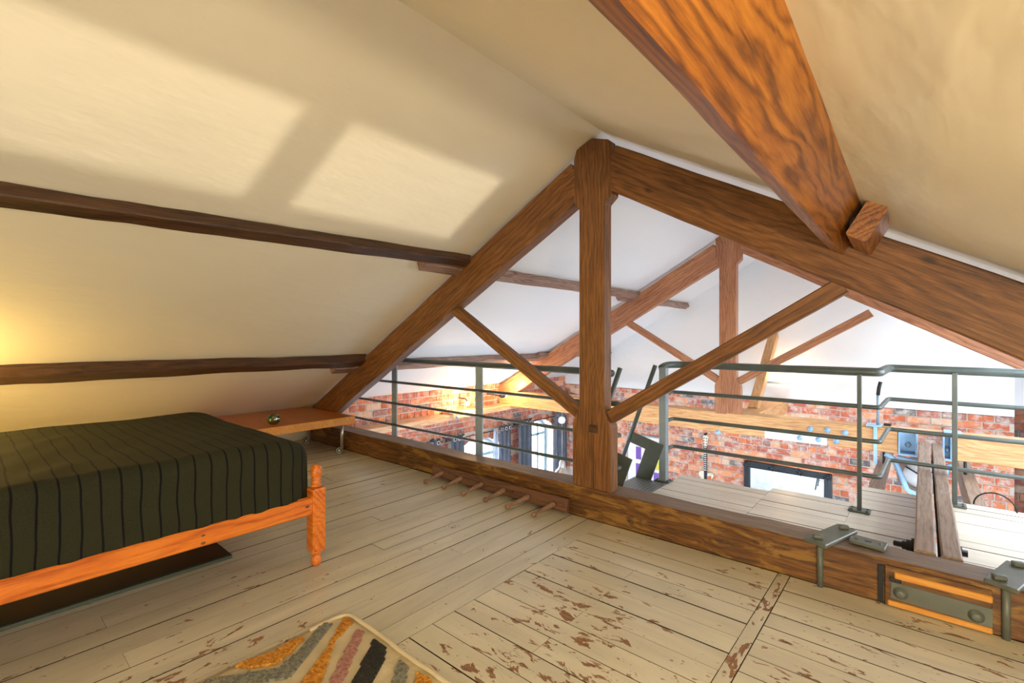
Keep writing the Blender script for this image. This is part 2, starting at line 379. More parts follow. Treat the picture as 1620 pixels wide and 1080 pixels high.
def curve_sheet(name, outline, holes, to3, m, thick, nrm, parent=None):
    """flat sheet with holes, filled through a 2D curve, mapped into the world by to3, given real thickness"""
    cu = bpy.data.curves.new('fill', 'CURVE'); cu.dimensions = '2D'; cu.fill_mode = 'BOTH'
    for poly in [outline]+holes:
        s = cu.splines.new('POLY'); s.points.add(len(poly)-1); s.use_cyclic_u = True
        for p, q in zip(s.points, poly): p.co = (q[0], q[1], 0, 1)
    co = bpy.data.objects.new('fill', cu); me0 = co.to_mesh(); bm = bmesh.new(); bm.from_mesh(me0); co.to_mesh_clear()
    bpy.data.objects.remove(co); bpy.data.curves.remove(cu)
    bmesh.ops.remove_doubles(bm, verts=bm.verts, dist=1e-5)
    for v in bm.verts: v.co = Vector(to3(v.co.x, v.co.y))
    r = bmesh.ops.extrude_face_region(bm, geom=list(bm.faces))
    bmesh.ops.translate(bm, verts=[g for g in r['geom'] if isinstance(g, bmesh.types.BMVert)], vec=Vector(nrm)*thick)
    return fin(name, bm, m, parent)

# ------------------------------------------------------------------ roof slopes and walls
ZL = lambda x: 2.341+.553*x
ZR = lambda x: .455-.575*x
RX = -1.672
def rect(x0, y0, x1, y1): return [(x0, y0), (x1, y0), (x1, y1), (x0, y1)]
NL = Vector((-.553, 0, 1)).normalized(); NR = Vector((.575, 0, 1)).normalized()
o = curve_sheet('ceiling_left', rect(-5.98, -3.0, RX, 2.90), [], lambda x, y: (x, y, ZL(x)), M['plaster'], .12, NL); tag(o, kind='structure')
o = curve_sheet('ceiling_left', rect(-5.98, 2.90, RX+.082, 8.7), [], lambda x, y: (x, y, ZL(x)+.002), M['plaster_far'], .12, NL); tag(o, kind='structure')
o = curve_sheet('ceiling_right', rect(RX, -3.0, 2.35, 3.05), [], lambda x, y: (x, y, ZR(x)), M['plaster'], .10, NR); tag(o, kind='structure')
o = curve_sheet('ceiling_right', rect(RX+.08, 3.05, 2.35, 8.7), [rect(.5, 3.9, 1.9, 6.0), rect(.4, 6.8, 1.4, 7.9)], lambda x, y: (x, y, ZR(x)+.09), M['plaster_far'], .10, NR); tag(o, kind='structure')
# end wall: bricks below, plaster above
YE = 8.35; XW = -5.68
to_end = lambda x, z: (x, YE+.012, z)
endw = curve_sheet('wall_back', [(XW-.3, -4.0), (.84, -4.0), (.84, -.957), (XW-.3, -.957)], [], to_end, M['mortar'], .25, (0, 1, 0)); tag(endw, kind='structure')
zr = lambda x: min(ZL(x), ZR(x)+.09)+.02
o = curve_sheet('wall_back', [(XW-.3, -.957), (.84, -.957), (.84, zr(.84)), (-1.68, 1.43), (XW-.3, ZL(XW-.3))], [], lambda x, z: (x, YE-.012, z), M['plaster_far'], .27, (0, 1, 0)); tag(o, kind='structure')
recw = curve_sheet('wall_recess', [(.80, -4), (2.6, -4), (2.6, -.86), (.80, -.86)], [], lambda x, z: (x, 8.56, z), M['mortar_shade'], .1, (0, 1, 0)); tag(recw, kind='structure')
o = curve_sheet('wall_recess', [(.80, -.86), (2.6, -.86), (2.6, -.8), (.80, .2)], [], lambda x, z: (x, 8.55, z), M['plaster_far'], .1, (0, 1, 0)); tag(o, kind='structure')
# left wall with arched windows
def arch(y0, y1, zs, zt, zb, n=12):
    cy = (y0+y1)/2; hw = (y1-y0)/2; rise = zt-zs
    return [(y0, zb), (y1, zb)]+[(cy+hw*math.cos(PI*k/n), zs+rise*math.sin(PI*k/n)) for k in range(n+1)]
WINS = [(3.35, 4.42, -2.05, -1.75, -3.35), (5.15, 6.38, -2.02, -1.70, -3.35), (7.02, 7.92, -1.90, -1.60, -3.35)]
holes = [arch(*q) for q in WINS]
leftw = curve_sheet('wall_left', [(2.96, -4.0), (YE+.2, -4.0), (YE+.2, -.80), (2.96, -.80)], holes, lambda y, z: (XW-.012, y, z), M['mortar'], .32, (-1, 0, 0)); tag(leftw, kind='structure')
o = box('wall_left', (-6.15, -3.0, -4.0), (-5.80, 2.96, -.88), M['plaster'], bev=0); tag(o, kind='structure')
EAV = [(.62, 1.59), (1.72, 2.37)]  # unseen eaves openings, added to shape the patches on the left ceiling
o = curve_sheet('wall_right', rect(-3.0, -4.0, 8.7, -.55), [rect(a, -1.205, b_, -.868) for a, b_ in EAV], lambda y, z: (2.3, y, z), M['plaster_far'], .05, (1, 0, 0)); tag(o, kind='structure')
o = curve_sheet('wall_front', [(-6.1, -4.0), (2.4, -4.0), (2.4, -.9), (-1.72, 1.5), (-6.1, -.9)], [], lambda x, z: (x, -3.0, z), M['plaster'], .2, (0, -1, 0)); tag(o, kind='structure')
o = box('ceiling_lower', (-6.1, -3, -1.40), (2.3, 2.84, -1.34), M['plaster_far'], bev=0); tag(o, kind='structure')
o = box('floor', (-6.1, -3, -4.15), (2.5, 8.7, -4.0), M['lowfloor'], bev=0); tag(o, kind='structure')

# bricks: the largest 300 of each wall are objects, the rest one part
def brick_mesh(L, H, D, seed):
    bm = bmesh.new(); rr = random.Random(seed)
    add_box(bm, (-L/2, 0, -H/2), (L/2, D, H/2), .006, 1)
    for v in bm.verts: v.co += Vector((rr.uniform(-1, 1)*.003, rr.uniform(-1, 1)*.002, rr.uniform(-1, 1)*.003))
    return bm
def bricks(wall, m, u0, u1, z0, z1, place, skip, key, rot, nmax=300, seed=1):
    rr = random.Random(seed); L, Hd, H, g = .232, .110, .083, .013
    cells = []; row = 0; z = z1-H/2-.004
    while z-H/2 > z0:
        head = row % 4 == 3; ln = Hd if head else L
        u = u0-(ln+g)*(.5 if row % 2 else .05)
        while u < u1:
            a, b_ = max(u, u0), min(u+ln, u1)
            if b_-a > .04 and not skip(a, b_, z-H/2, z+H/2): cells.append(((a+b_)/2, b_-a, z))
            u += ln+g
        z -= H+g; row += 1
    cells.sort(key=key)
    lib = {}
    rest = bmesh.new()
    for i, (u, ln, z) in enumerate(cells):
        dp = rr.uniform(-.004, .005); p = Vector(place(u, z)); nrm = rot@Vector((0, -1, 0)); p = p+nrm*dp
        if i < nmax:
            k = (round(ln, 2), rr.randrange(3))
            if k not in lib:
                bm = brick_mesh(k[0], H, .03, hash(k) % 99); me = bpy.data.meshes.new('brick'); bmesh.ops.recalc_face_normals(bm, faces=bm.faces)
                bm.to_mesh(me); bm.free(); me.materials.append(m); lib[k] = me
            o = bpy.data.objects.new('brick', lib[k]); o.location = p; o.rotation_euler = rot.to_euler(); link(o, wall)
        else:
            lo = Vector((-ln/2, 0, -H/2)); hi = Vector((ln/2, .03, H/2)); n0 = len(rest.verts)
            add_box(rest, lo, hi); rest.verts.ensure_lookup_table()
            for v in rest.verts[n0:]: v.co = p+rot@v.co
    if len(rest.verts):
        o = fin('bricks_beyond', rest, m, wall); o['kind'] = 'stuff'
    else: rest.free()
R0 = Matrix.Identity(3); R90 = Matrix.Rotation(PI/2, 3, 'Z')
# end wall faces -Y ; strip hidden behind the tie beam is kept (seen from other angles)
bricks(endw, M['brick'], XW, .84, -2.75, -.957, lambda u, z: (u, YE, z), lambda a, b_, c, d: False,
       lambda c: (0 if (c[0] > -4.6 and -2.5 < c[2]) else 1, abs(c[2]+1.55)*1.6-c[0]*.25), R0, 300, 3)
def in_arch(a, b_, c, d):
    for (y0, y1, zs, zt, zb) in WINS:
        cy = (y0+y1)/2; hw = (y1-y0)/2+.10
        for u in (a, b_, (a+b_)/2):
            if abs(u-cy) < hw and c > zb-.1:
                if abs(u-cy) < hw-.09 or c < zs:
                    t = max(0, 1-((u-cy)/hw)**2)
                    if c < zs+(zt-zs+.11)*math.sqrt(t) and (abs(u-cy) < hw-.10 or False): return True
    return False
# left wall faces +X
bricks(leftw, M['brick_left'], 3.0, YE, -2.75, -.80, lambda u, z: (XW, u, z), in_arch,
       lambda c: (0 if (-2.05 < c[2] and c[0] > 3.3) else 1, c[0]*.25+abs(c[2]+1.2)), Matrix.Rotation(PI/2, 3, 'Z'), 300, 5)
bricks(recw, M['brick_shade'], .84, 2.3, -2.6, -.86, lambda u, z: (u, 8.545, z), lambda *a: False, lambda c: c[0], R0, 60, 8)
# arch voussoirs, frames and panes of the windows
for i, q in enumerate(WINS):
    y0, y1, zs, zt, zb = q; cy = (y0+y1)/2; hw = (y1-y0)/2
    wn = thing('window_%d' % (i+1), (XW-.15, cy, zb), kind='structure')
    for k in range(13):
        t = PI*(k+.5)/13; p = Vector((XW-.002, cy+(hw+.055)*math.cos(t), zs+(zt-zs+.055)*math.sin(t)))
        bm = bmesh.new(); add_box(bm, (-.02, -.045, -.06), (.012, .045, .05), .004)
        rr = Matrix.Rotation(-(t-PI/2)*-1, 3, 'X')
        for v in bm.verts: v.co = rr@v.co+p
        fin('brick', bm, M['brick_left'], wn)
    fx = XW-.2
    out = arch(y0+.0, y1-.0, zs, zt, zb); inn = arch(y0+.05, y1-.05, zs, zt-.05, zb+.05)
    curve_sheet('window_frame', out, [inn], lambda y, z: (fx, y, z), M['winframe'], .05, (-1, 0, 0), wn)
    box('mullion', (fx-.05, cy+.16, zb+.05), (fx, cy+.21, zt-.10), M['winframe'], wn)
    box('transom', (fx-.05, y0+.05, zs-.06), (fx, y1-.05, zs-.01), M['winframe'], wn)
    curve_sheet('pane', inn, [], lambda y, z: (fx-.02, y, z), M['glass'], .006, (-1, 0, 0), wn)
    box('sill', (XW-.33, y0, zb-.04), (XW+.05, y1, zb), M['white'], wn)

# ------------------------------------------------------------------ loft floor boards
loft = box('floor', (-5.9, -3.0, -1.33), (2.3, 3.06, -1.272), M['gap'], bev=0); tag(loft, kind='structure')
rf = random.Random(4)
def board(x0, y0, x1, y1, m, parent, z=-1.25, name='floorboard', th=.022):
    g = (.0010 if m is M['floor_y'] else .0015)+rf.uniform(0, .0016); dz = rf.uniform(-.0018, .0012)
    ax = 0 if (x1-x0) > (y1-y0) else 1
    if ax: lo = (x0+g, y0+.0006, z-th+dz); hi = (x1-g, y1-.0006, z+dz)
    else: lo = (x0+.0006, y0+g, z-th+dz); hi = (x1-.0006, y1-g, z+dz)
    bm = bmesh.new(); add_box(bm, lo, hi); bm.normal_update()
    for f in bm.faces:
        if abs(f.normal.z) < .5: f.material_index = 1
    return fin(name, bm, [m, M['gap']], parent)
xs = [-1.756-.1305*k for k in range(0, 32)]
for k in range(len(xs)-1):
    x1, x0 = xs[k], xs[k+1]; cut = [-1.2, .55, 1.9][k % 3] + rf.uniform(-.3, .3)
    cut2 = cut-1.9
    board(x0, cut, x1, 2.852, M['floor_y'], loft); board(x0, max(cut2, -1.6), x1, cut, M['floor_y'], loft)
board(-1.756, -1.6, -1.626, 2.357, M['floor_y'], loft); board(-1.756, 2.357, -1.626, 2.852, M['floor_y'], loft)
ys = [2.852, 2.638, 2.505, 2.378, 2.256, 2.130, 2.000, 1.872, 1.750, 1.620, 1.492, 1.363, 1.237]
while ys[-1] > -.6: ys.append(ys[-1]-.127)
for k in range(len(ys)-1):
    if k in (3, 5, 7, 9): 
        board(-1.626, ys[k+1], -1.176, ys[k], M['floor_x'], loft); board(-1.176, ys[k+1], -.584, ys[k], M['floor_x'], loft)
    else: board(-1.626, ys[k+1], -.584, ys[k], M['floor_x'], loft)
board(-.584, .2, -.526, 2.852, M['strip'], loft, z=-1.249)
ys = [2.852, 2.677, 2.545, 2.421, 2.296, 2.171, 2.043, 1.918]
while ys[-1] > -.6: ys.append(ys[-1]-.127)
for k in range(len(ys)-1): board(-.526, ys[k+1], 2.2, ys[k], M['floor_x'], loft)
# landing beyond the truss, a step over the tie beam
land = thing('floor', (-.4, 3.6, -1.29), kind='structure')
def boards(x0, x1, y0, y1, n0=.13):
    n = max(1, round((y1-y0)/n0)); h = (y1-y0)/n
    for k in range(n): board(x0, y0+h*k, x1, y0+h*(k+1), M['plat'], land)
boards(-1.66, -.95, 3.07, 4.33); boards(-.95, -.40, 3.07, 4.44); boards(-.40, -.035, 3.07, 4.98)
boards(.142, .66, 4.05, 4.97); boards(.142, .47, 3.07, 4.05); boards(.475, 2.2, 3.07, 4.05); boards(.66, 2.2, 4.05, 4.97)
for lo, hi in (((-1.66, 3.07, -1.33), (-.40, 4.30, -1.274)), ((-.40, 3.07, -1.33), (-.036, 4.95, -1.274)), ((.142, 3.07, -1.33), (2.2, 4.94, -1.274))):
    box('subfloor', lo, hi, M['gap'], land, bev=0)

# ------------------------------------------------------------------ trusses
def truss(y, kx, label, near):
    T = thing('roof_truss', (kx, y, -1.25), label, 'roof truss')
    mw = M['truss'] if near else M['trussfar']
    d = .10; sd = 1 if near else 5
    k0, k1 = kx-.10, kx+.10
    # king post: narrow shaft, wider joggled head and foot (one outline)
    zb = -1.04 if near else -.955
    out = [(kx-.155, zb), (kx+.15, zb), (kx+.15, -.60), (k1, -.50), (k1, .905), (k1+.055, .955), (k1+.055, 1.25), (k1+.03, 1.33), (kx, 1.372), (k0-.02, 1.33), (k0-.045, 1.26), (k0-.045, .95), (k0, .90), (k0, -.48), (kx-.155, -.60)]
    bm = bmesh.new(); vs = [bm.verts.new((x, y, z)) for x, z in out]; f = bm.faces.new(vs)
    r = bmesh.ops.extrude_face_region(bm, geom=[f]); bmesh.ops.translate(bm, verts=[g for g in r['geom'] if isinstance(g, bmesh.types.BMVert)], vec=(0, d, 0))
    bmesh.ops.bevel(bm, geom=list(bm.edges), offset=.006, segments=1, affect='EDGES')
    bmesh.ops.recalc_face_normals(bm, faces=bm.faces)
    # local x axis vertical so that the grain runs up the post
    base = Vector((kx, y, zb)); R3 = frame_of((0, 0, 1), (0, 1, 0)); inv = R3.inverted()
    for v in bm.verts: v.co = inv@(v.co-base)
    me = bpy.data.meshes.new('king_post'); bm.to_mesh(me); bm.free(); me.materials.append(mw)
    o = bpy.data.objects.new('king_post', me); o.location = base; o.rotation_euler = R3.to_euler(); kp = link(o, T)
    # rafters
    lo, hi = .05, .335
    def raft(x0, z0, x1, z1, s):
        v = Vector((x1-x0, 0, z1-z0)).normalized(); 
        return beam('principal_rafter', (x0, y+.06, z0), (x1, y+.06, z1), .115, .275, mw, T, 22, .0022, seed=s)
    # centre line = ceiling - .05 - half vertical depth
    c = .05+.157
    raft(-5.72, ZL(-5.72)-c, k0-.01, ZL(k0)-c, sd)
    dz = .03
    rz = lambda x: .386-.567*x-.155
    raft(k1+.02, rz(k1), 2.28, rz(2.26), sd+1)
    # struts
    beam('strut', (kx-1.42, y+.055, .245), (kx-.125, y+.055, -.535), .07, .088, mw, T, 8, .0015, seed=sd+2)
    beam('strut', (kx+.125, y+.055, -.535), (kx+1.425, y+.055, .262), .07, .088, mw, T, 8, .0015, seed=sd+3)
    return T, kp
T1, kp1 = truss(2.855, -1.73, 'large stained pine roof truss in the foreground with its king post on the floor beam', True)
beam('tie_beam', (-5.75, 2.95, -1.145), (2.28, 2.95, -1.145), .20, .21, M['tie'], T1, 60, .0035, topmat=M['greywood'], seed=3)
o = box('mortise_peg', (-1.742, 2.842, -.650), (-1.683, 2.862, -.598), M['purlin'], T1); o['label'] = 'dark square peg hole block in the king post'
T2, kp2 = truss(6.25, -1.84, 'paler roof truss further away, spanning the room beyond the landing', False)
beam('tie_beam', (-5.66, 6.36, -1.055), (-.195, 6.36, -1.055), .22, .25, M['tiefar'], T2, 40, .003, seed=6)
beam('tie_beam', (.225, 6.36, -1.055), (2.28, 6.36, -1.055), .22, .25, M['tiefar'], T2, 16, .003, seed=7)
box('filler_plank', (-.195, 6.37, -.985), (.225, 6.46, -.93), M['plate'], T2)
o = box('painted_patch', (-1.42, 6.243, -1.185), (-.80, 6.252, -1.075), M['white'], T2); o['label'] = 'white painted plate on the beam'
for x, z in [(-.957, -1.02), (-.796, -1.014), (-.635, -1.021), (-1.06, -1.135), (-.88, -1.130), (-.715, -1.125), (-1.95, -1.185)]:
    lathe('bolt_head', (x, 6.25, z), [(.030, 0), (.030, .012), (.014, .014), (.014, .026)], M['blue'], T2, 10, (0, -1, 0))
# raking brace and beam tail between far truss and end wall
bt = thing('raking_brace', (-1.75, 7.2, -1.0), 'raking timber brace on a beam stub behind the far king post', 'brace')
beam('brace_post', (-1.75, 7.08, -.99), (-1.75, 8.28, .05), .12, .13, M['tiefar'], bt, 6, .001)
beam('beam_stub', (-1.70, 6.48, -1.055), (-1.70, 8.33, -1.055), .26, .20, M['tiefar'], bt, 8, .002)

# ------------------------------------------------------------------ purlins
def purlin(p0, p1, wid, hei, m, label, seed, seg=30, wob=.006, tilt=-1, name='purlin'):
    o = beam(name, p0, p1, wid, hei, m, None, seg, wob, up=NL if tilt < 0 else NR, seed=seed); return tag(o, label, 'purlin')
P = M['purlin']; PF = M['purlinfar']
def pl_left(x, h, off=0): # centre of a purlin lying under the left slope
    z = ZL(x); p = Vector((x, 0, z))-NL*(h/2+.002+off); return p.x, p.z
def lp(xc, w, h, y0, y1, m, label, seed, off=0, xc0=None, **k):
    x, z = pl_left(xc, h, off); xa, za = pl_left(xc if xc0 is None else xc0, h, off); return purlin((xa, y0, za), (x, y1, z), w, h, m, label, seed, **k)
lp(-2.985, .095, .080, -1.2, 2.885, P, 'long dark upper purlin on the left slope, ending at the near truss', 2, xc0=-3.08)
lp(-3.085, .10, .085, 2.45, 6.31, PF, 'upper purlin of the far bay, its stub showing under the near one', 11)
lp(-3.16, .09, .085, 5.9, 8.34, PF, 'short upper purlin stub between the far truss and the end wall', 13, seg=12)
lp(-4.60, .13, .09, -1.2, 2.88, P, 'dark lower purlin on the left slope just above the bed', 4)
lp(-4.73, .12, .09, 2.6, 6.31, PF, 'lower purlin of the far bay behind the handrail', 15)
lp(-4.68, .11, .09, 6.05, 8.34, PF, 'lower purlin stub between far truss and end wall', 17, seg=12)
# big purlin on the right slope
BP = beam('purlin', (-.202, -1.4, .475), (-.272, 2.855, .518), .061, .218, M['bigpurlin'], None, 60, .0012, up=NR, seed=21, bev=.003)
tag(BP, 'huge orange-brown purlin crossing the top right of the ceiling', 'purlin')
cl = beam('purlin_cleat', (-.172, 2.40, .468), (-.190, 2.855, .478), .082, .145, M['bigpurlin'], None, 5, .002, up=NR, seed=24)
tag(cl, 'small timber block wedged beside the end of the huge orange purlin', 'timber block')
# wall plate on the left brick wall
wp = thing('wall_plate', (-5.55, 5.0, -1.28), 'pale flat timber ledge bolted along the left brick wall', 'timber ledge')
beam('timber', (-5.555, 2.9, -1.225), (-5.555, 5.15, -1.225), .25, .085, M['plate'], wp, 14, .002, seed=31)
beam('timber', (-5.545, 4.95, -1.20), (-5.545, 8.3, -1.20), .27, .085, M['plate'], wp, 18, .002, seed=32)
lathe('bolt_head', (-5.415, 5.02, -1.215), [(.03, 0), (.03, .01), (.013, .012), (.013, .022)], M['steelblue'], wp, 8, (1, 0, 0))

# ------------------------------------------------------------------ double joist with bolts
for i, (x0, x1, lab) in enumerate([(-.033, .050, 'left timber of the paired weathered joists crossing the landing'), (.064, .142, 'right timber of the paired weathered joists crossing the landing')]):
    o = beam('joist', ((x0+x1)/2, 3.055, -1.145), ((x0+x1)/2, 6.25, -1.145), x1-x0, .23, M['joist'], None, 30, .0015, seed=40+i); tag(o, lab, 'joist', 'paired joists')
    if i == 0:
        lathe('bolt', (-.034, 3.30, -1.105), [(.045, 0), (.045, .012), (.033, .014), (.033, .032), (.022, .034), (.022, .05), (.014, .052), (.014, .085), (.006, .088)], M['black'], o, 12, (-1, 0, 0))
    else:
        lathe('bolt', (.143, 3.42, -1.12), [(.03, 0), (.03, .012), (.018, .014), (.018, .034)], M['black'], o, 12, (1, 0, 0))
for k, y in enumerate((3.5, 4.35, 5.3)):
    pass
# low side beams under the landing edge
for lab, x0, x1, y0 in (('left low timber running from the landing edge under the far truss', -.365, -.285, 4.95), ('right low timber running from the landing edge under the far truss', .275, .375, 4.90)):
    o = beam('side_beam', ((x0+x1)/2, y0, -1.40), ((x0+x1)/2, 8.3, -1.40), x1-x0, .20, M['joist'], None, 20, .0015, seed=int(x0*99)); tag(o, lab, 'timber beam')

# ------------------------------------------------------------------ steel shoes, ring and brackets at the break in the far tie beam
sh = thing('hanger_bracket', (0, 6.3, -1.5), 'pale blue steel hanger bracket carrying the paired joists at the far beam', 'bracket')
for s, xa, xb in ((1, -.19, -.04), (1, .145, .215)):
    for lo, hi in (((xa, 6.24, -1.17), (xa+.015, 6.36, -.94)), ((xb-.015, 6.24, -1.17), (xb, 6.36, -.94)), ((xa, 6.24, -1.19), (xb, 6.36, -1.17)), ((xa, 6.34, -1.17), (xb, 6.36, -.95))):
        box('shoe_plate', lo, hi, M['blue'], sh, .002)
    lathe('bolt', ((xa+xb)/2, 6.34, -1.09), [(.026, 0), (.026, .03), (.012, .035), (.012, .07)], M['steelblue'], sh, 10, (0, -1, 0))
for x in (-.375, .235):
    box('strap', (x-.016, 6.225, -1.32), (x+.016, 6.25, -.91), M['blue'], sh, .002)
    box('strap_top', (x-.08, 6.22, -.925), (x+.05, 6.42, -.912), M['blue'], sh, .002)
    tube('threaded_rod', [(x+.07, 6.26, -1.18), (x+.07, 6.26, -1.36)], .012, M['black'], sh, 8)
for pts in ([(-.30, 6.26, -1.20), (-.24, 6.26, -1.22), (-.20, 6.26, -1.30), (-.12, 6.26, -1.54), (-.05, 6.26, -1.56)], [(.24, 6.26, -1.22), (.19, 6.26, -1.24), (.16, 6.26, -1.34), (.13, 6.26, -1.48)], [(-.2, 6.26, -1.215), (-.02, 6.26, -1.25), (.0, 6.26, -1.25)]):
    bm = bmesh.new(); p = fillet(pts, .05)
    add_tube(bm, p, .024, 8); fin('knee_arm', bm, M['blue'], sh, True)
rg = thing('ring_wheel', (-.02, 6.7, -1.7), 'round wooden-rimmed ring hanging behind the paired joists', 'wheel')
bm = bmesh.new(); n = 36
for k in range(n):
    a = 2*PI*k/n; b2 = 2*PI*(k+1)/n
    q = []
    for (t, r) in ((a, .20), (b2, .20), (b2, .145), (a, .145)): q.append(((-.02+r*math.cos(t)), -1.47+r*math.sin(t)))
    vs = [bm.verts.new((x, 6.70, z)) for x, z in q]+[bm.verts.new((x, 6.73, z)) for x, z in q]
    bm.faces.new(vs[:4]); bm.faces.new(vs[4:][::-1]); bm.faces.new((vs[0], vs[1], vs[5], vs[4])); bm.faces.new((vs[2], vs[3], vs[7], vs[6]))
bmesh.ops.remove_doubles(bm, verts=bm.verts, dist=1e-5)
fin('wooden_rim', bm, M['pegwood'], rg)
lathe('back_disc', (-.02, 6.75, -1.47), [(.145, 0), (.145, .01)], M['white'], rg, 28, (0, 1, 0))
for a in range(3): tube('spoke', [(-.02, 6.72, -1.47), (-.02+.15*math.cos(a*2.09+.5), 6.72, -1.47+.15*math.sin(a*2.09+.5))], .008, M['black'], rg, 6)
tube('suspension_rod', [(-.02, 6.72, -1.27), (-.02, 6.72, -1.19), (-.02, 6.6, -1.17)], .01, M['steelblue'], rg, 8)
pp = thing('hooked_rod', (-.36, 6.2, -.93), 'thin upright rod with hooked top on the far beam', 'rod')
tube('rod', [(-.357, 6.30, -.93), (-.357, 6.30, -.60)], .013, M['steelblue'], pp, 8)
tube('hook', [(-.357, 6.30, -.60), (-.35, 6.30, -.53), (-.335, 6.30, -.46)], .017, M['black'], pp, 8)
box('rod_foot', (-.42, 6.27, -.93), (-.22, 6.36, -.915), M['plate'], pp)
box('foot_nut', (-.31, 6.30, -.915), (-.25, 6.34, -.89), M['black'], pp)
o = tube('cable_loop', [(.30+.10-.11*math.cos(t), 5.0-.02*t, -1.25+.11*math.sin(t)) for t in [PI*k/14 for k in range(15)]], .005, M['black'], None, 8)
tag(o, 'black cable looping up behind the right end of the landing', 'cable')
o = tube('copper_pipe', [(-2.20, 8.31, -1.945), (-.78, 8.31, -1.985)], .018, M['copper'], None, 10)
tag(o, 'copper pipe running on the brick wall above the black-framed mirror', 'pipe')

# ------------------------------------------------------------------ railings
ST, SB = M['steel'], M['steelblue']
rl = thing('steel_railing', (-3.4, 3.25, -1.25), 'left steel railing behind the near truss, with flat blue-grey posts', 'railing')
for x in (-4.54, -3.20):
    pst = box('post', (x-.046, 3.245, -1.25), (x+.046, 3.262, -.262), SB, rl); box('base_plate', (x-.06, 3.20, -1.25), (x+.06, 3.30, -1.235), ST, pst)
tube('handrail', [(-5.3, 3.25, -.245), (-1.83, 3.25, -.265), (-1.775, 3.22, -.268)], .028, ST, rl, 12, .04)
for z in (-.50, -.74, -.985):
    tube('rail', [(-5.6, 3.245, z), (-1.80, 3.245, z-.004), (-1.745, 3.27, z-.004), (-1.76, 3.33, z-.004), (-1.88, 3.34, z-.004)], .0145, ST, rl, 8, .04)
rr_ = thing('steel_railing', (.2, 4.4, -1.25), 'right steel railing around the painted landing, with a kink in its rails', 'railing')
XJ = -.232
def post(x, y, w, t, m):
    p = box('post', (x-w/2, y-t/2, -1.238), (x+w/2, y+t/2, -.262), m, rr_)
    bp = box('base_plate', (x-.065, y-.05, -1.249), (x+.065, y+.05, -1.236), ST, p)
    for dx in (-.045, .045): 
        for dy in (-.03, .03): lathe('screw', (x+dx, y+dy, -1.236), [(.008, 0), (.008, .004)], M['black'], p, 8)
post(-1.715, 4.03, .062, .06, SB); post(-.347, 4.25, .027, .03, ST); post(.180, 4.85, .030, .03, ST)
tube('handrail', [(-1.765, 4.10, -.268), (-1.762, 4.20, -.245), (-1.68, 4.30, -.245), (XJ, 4.26, -.245), (XJ+.02, 4.90, -.245), (2.25, 4.88, -.265)], .031, ST, rr_, 12, .05)
for z in (-.492, -.735, -.985):
    tube('rail', [(-1.715, 4.06, z), (-1.73, 4.26, z), (XJ, 4.27, z-.004), (XJ+.018, 4.93, z-.004), (2.25, 4.88, z-.01)], .016, ST, rr_, 8, .03)
# ladder
ld = thing('steep_ladder', (-2.2, 3.7, -4.0), 'steep grey steel ladder with leaning grab rods beside the king post', 'ladder')
SH = [(-1.985, -.850), (-1.700, -.930), (-1.700-.36*1.9, -.930-1.9), (-1.845-.36*1.85, -.975-1.85), (-1.868, -.985), (-2.01, -.945)]
prism('stringer', SH, .012, ST, ld, 1, 3.99); 
prism('stringer', [(x+.0, z-.01) for x, z in SH], .012, ST, ld, 1, 3.40)
tube('grab_rod', [(-1.778, 4.0, -.243), (-2.10, 4.0, -1.12)], .019, ST, ld, 10); tube('grab_rod', [(-1.800, 3.4, -.238), (-2.12, 3.4, -1.12)], .019, ST, ld, 10)
tube('grab_hook', [(-1.84, 3.38, -.555), (-1.76, 3.36, -.56), (-1.74, 3.30, -.56)], .012, SB, ld, 8, .03)
box('top_tread', (-1.97, 3.10, -1.262), (-1.665, 3.985, -1.249), M['tread'], ld, .002)
bm = bmesh.new()
for i in range(9):
    for j in range(28):
        x = -1.95+i*.034; y = 3.12+j*.031; a = PI/4 if (i+j) % 2 else -PI/4
        vs = []
        for (u, v) in ((-.012, 0), (0, .004), (.012, 0), (0, -.004)): vs.append(bm.verts.new((x+u*math.cos(a)-v*math.sin(a), y+u*math.sin(a)+v*math.cos(a), -1.249)))
        c = bm.verts.new((x, y, -1.2465))
        for k in range(4): bm.faces.new((vs[k], vs[(k+1) % 4], c))
o = fin('tread_bumps', bm, M['chrome'], ld); o['kind'] = 'stuff'
for k in range(1, 8):
    z = -1.25-.28*k; x = -1.83-.36*.28*k*.8
    if z < -2.75: break
    box('tread', (x-.12, 3.41, z-.012), (x+.08, 3.99, z), ST, ld, .002)

# ------------------------------------------------------------------ clamps on the near floor beam
def clampset(pts, rodx, rody, label, bolts):
    t = thing('beam_clamp', (rodx, rody, -1.25), label, 'clamp', 'clamps on the floor beam')
    cx = sum(p[0] for p in pts)/4; cy = sum(p[1] for p in pts)/4
    prism('clamp_plate', pts, .020, M['clamp'], t, 2, -1.040, .004)
    for bx, by in bolts:
        bm = bmesh.new(); add_box(bm, (-.022, -.016, 0), (.022, .016, .020), .006, 2)
        rr = Matrix.Rotation(.35, 3, 'Z')
        for v in bm.verts: v.co = rr@v.co+Vector((bx, by, -1.020))
        fin('bolt_head', bm, M['clamp'], t, True)
    tube('clamp_rod', [(rodx, rody, -1.25), (rodx, rody, -1.04)], .0135, M['clamp'], t, 12)
clampset([(-.465, 2.835), (-.362, 2.790), (-.262, 3.115), (-.358, 3.165)], -.392, 2.835, 'left grey steel clamp plate bolted over the floor beam beside the loose slotted plate', [(-.405, 2.865), (-.320, 3.095)])
clampset([(.195, 2.850), (.292, 2.800), (.395, 3.115), (.290, 3.150)], .262, 2.838, 'right grey steel clamp plate over the floor beam at the frame edge', [(.245, 2.875), (.325, 3.095)])
sp_ = thing('slotted_plate', (-.2, 2.99, -1.036), 'small loose slotted steel plate lying on the floor beam', 'steel plate')
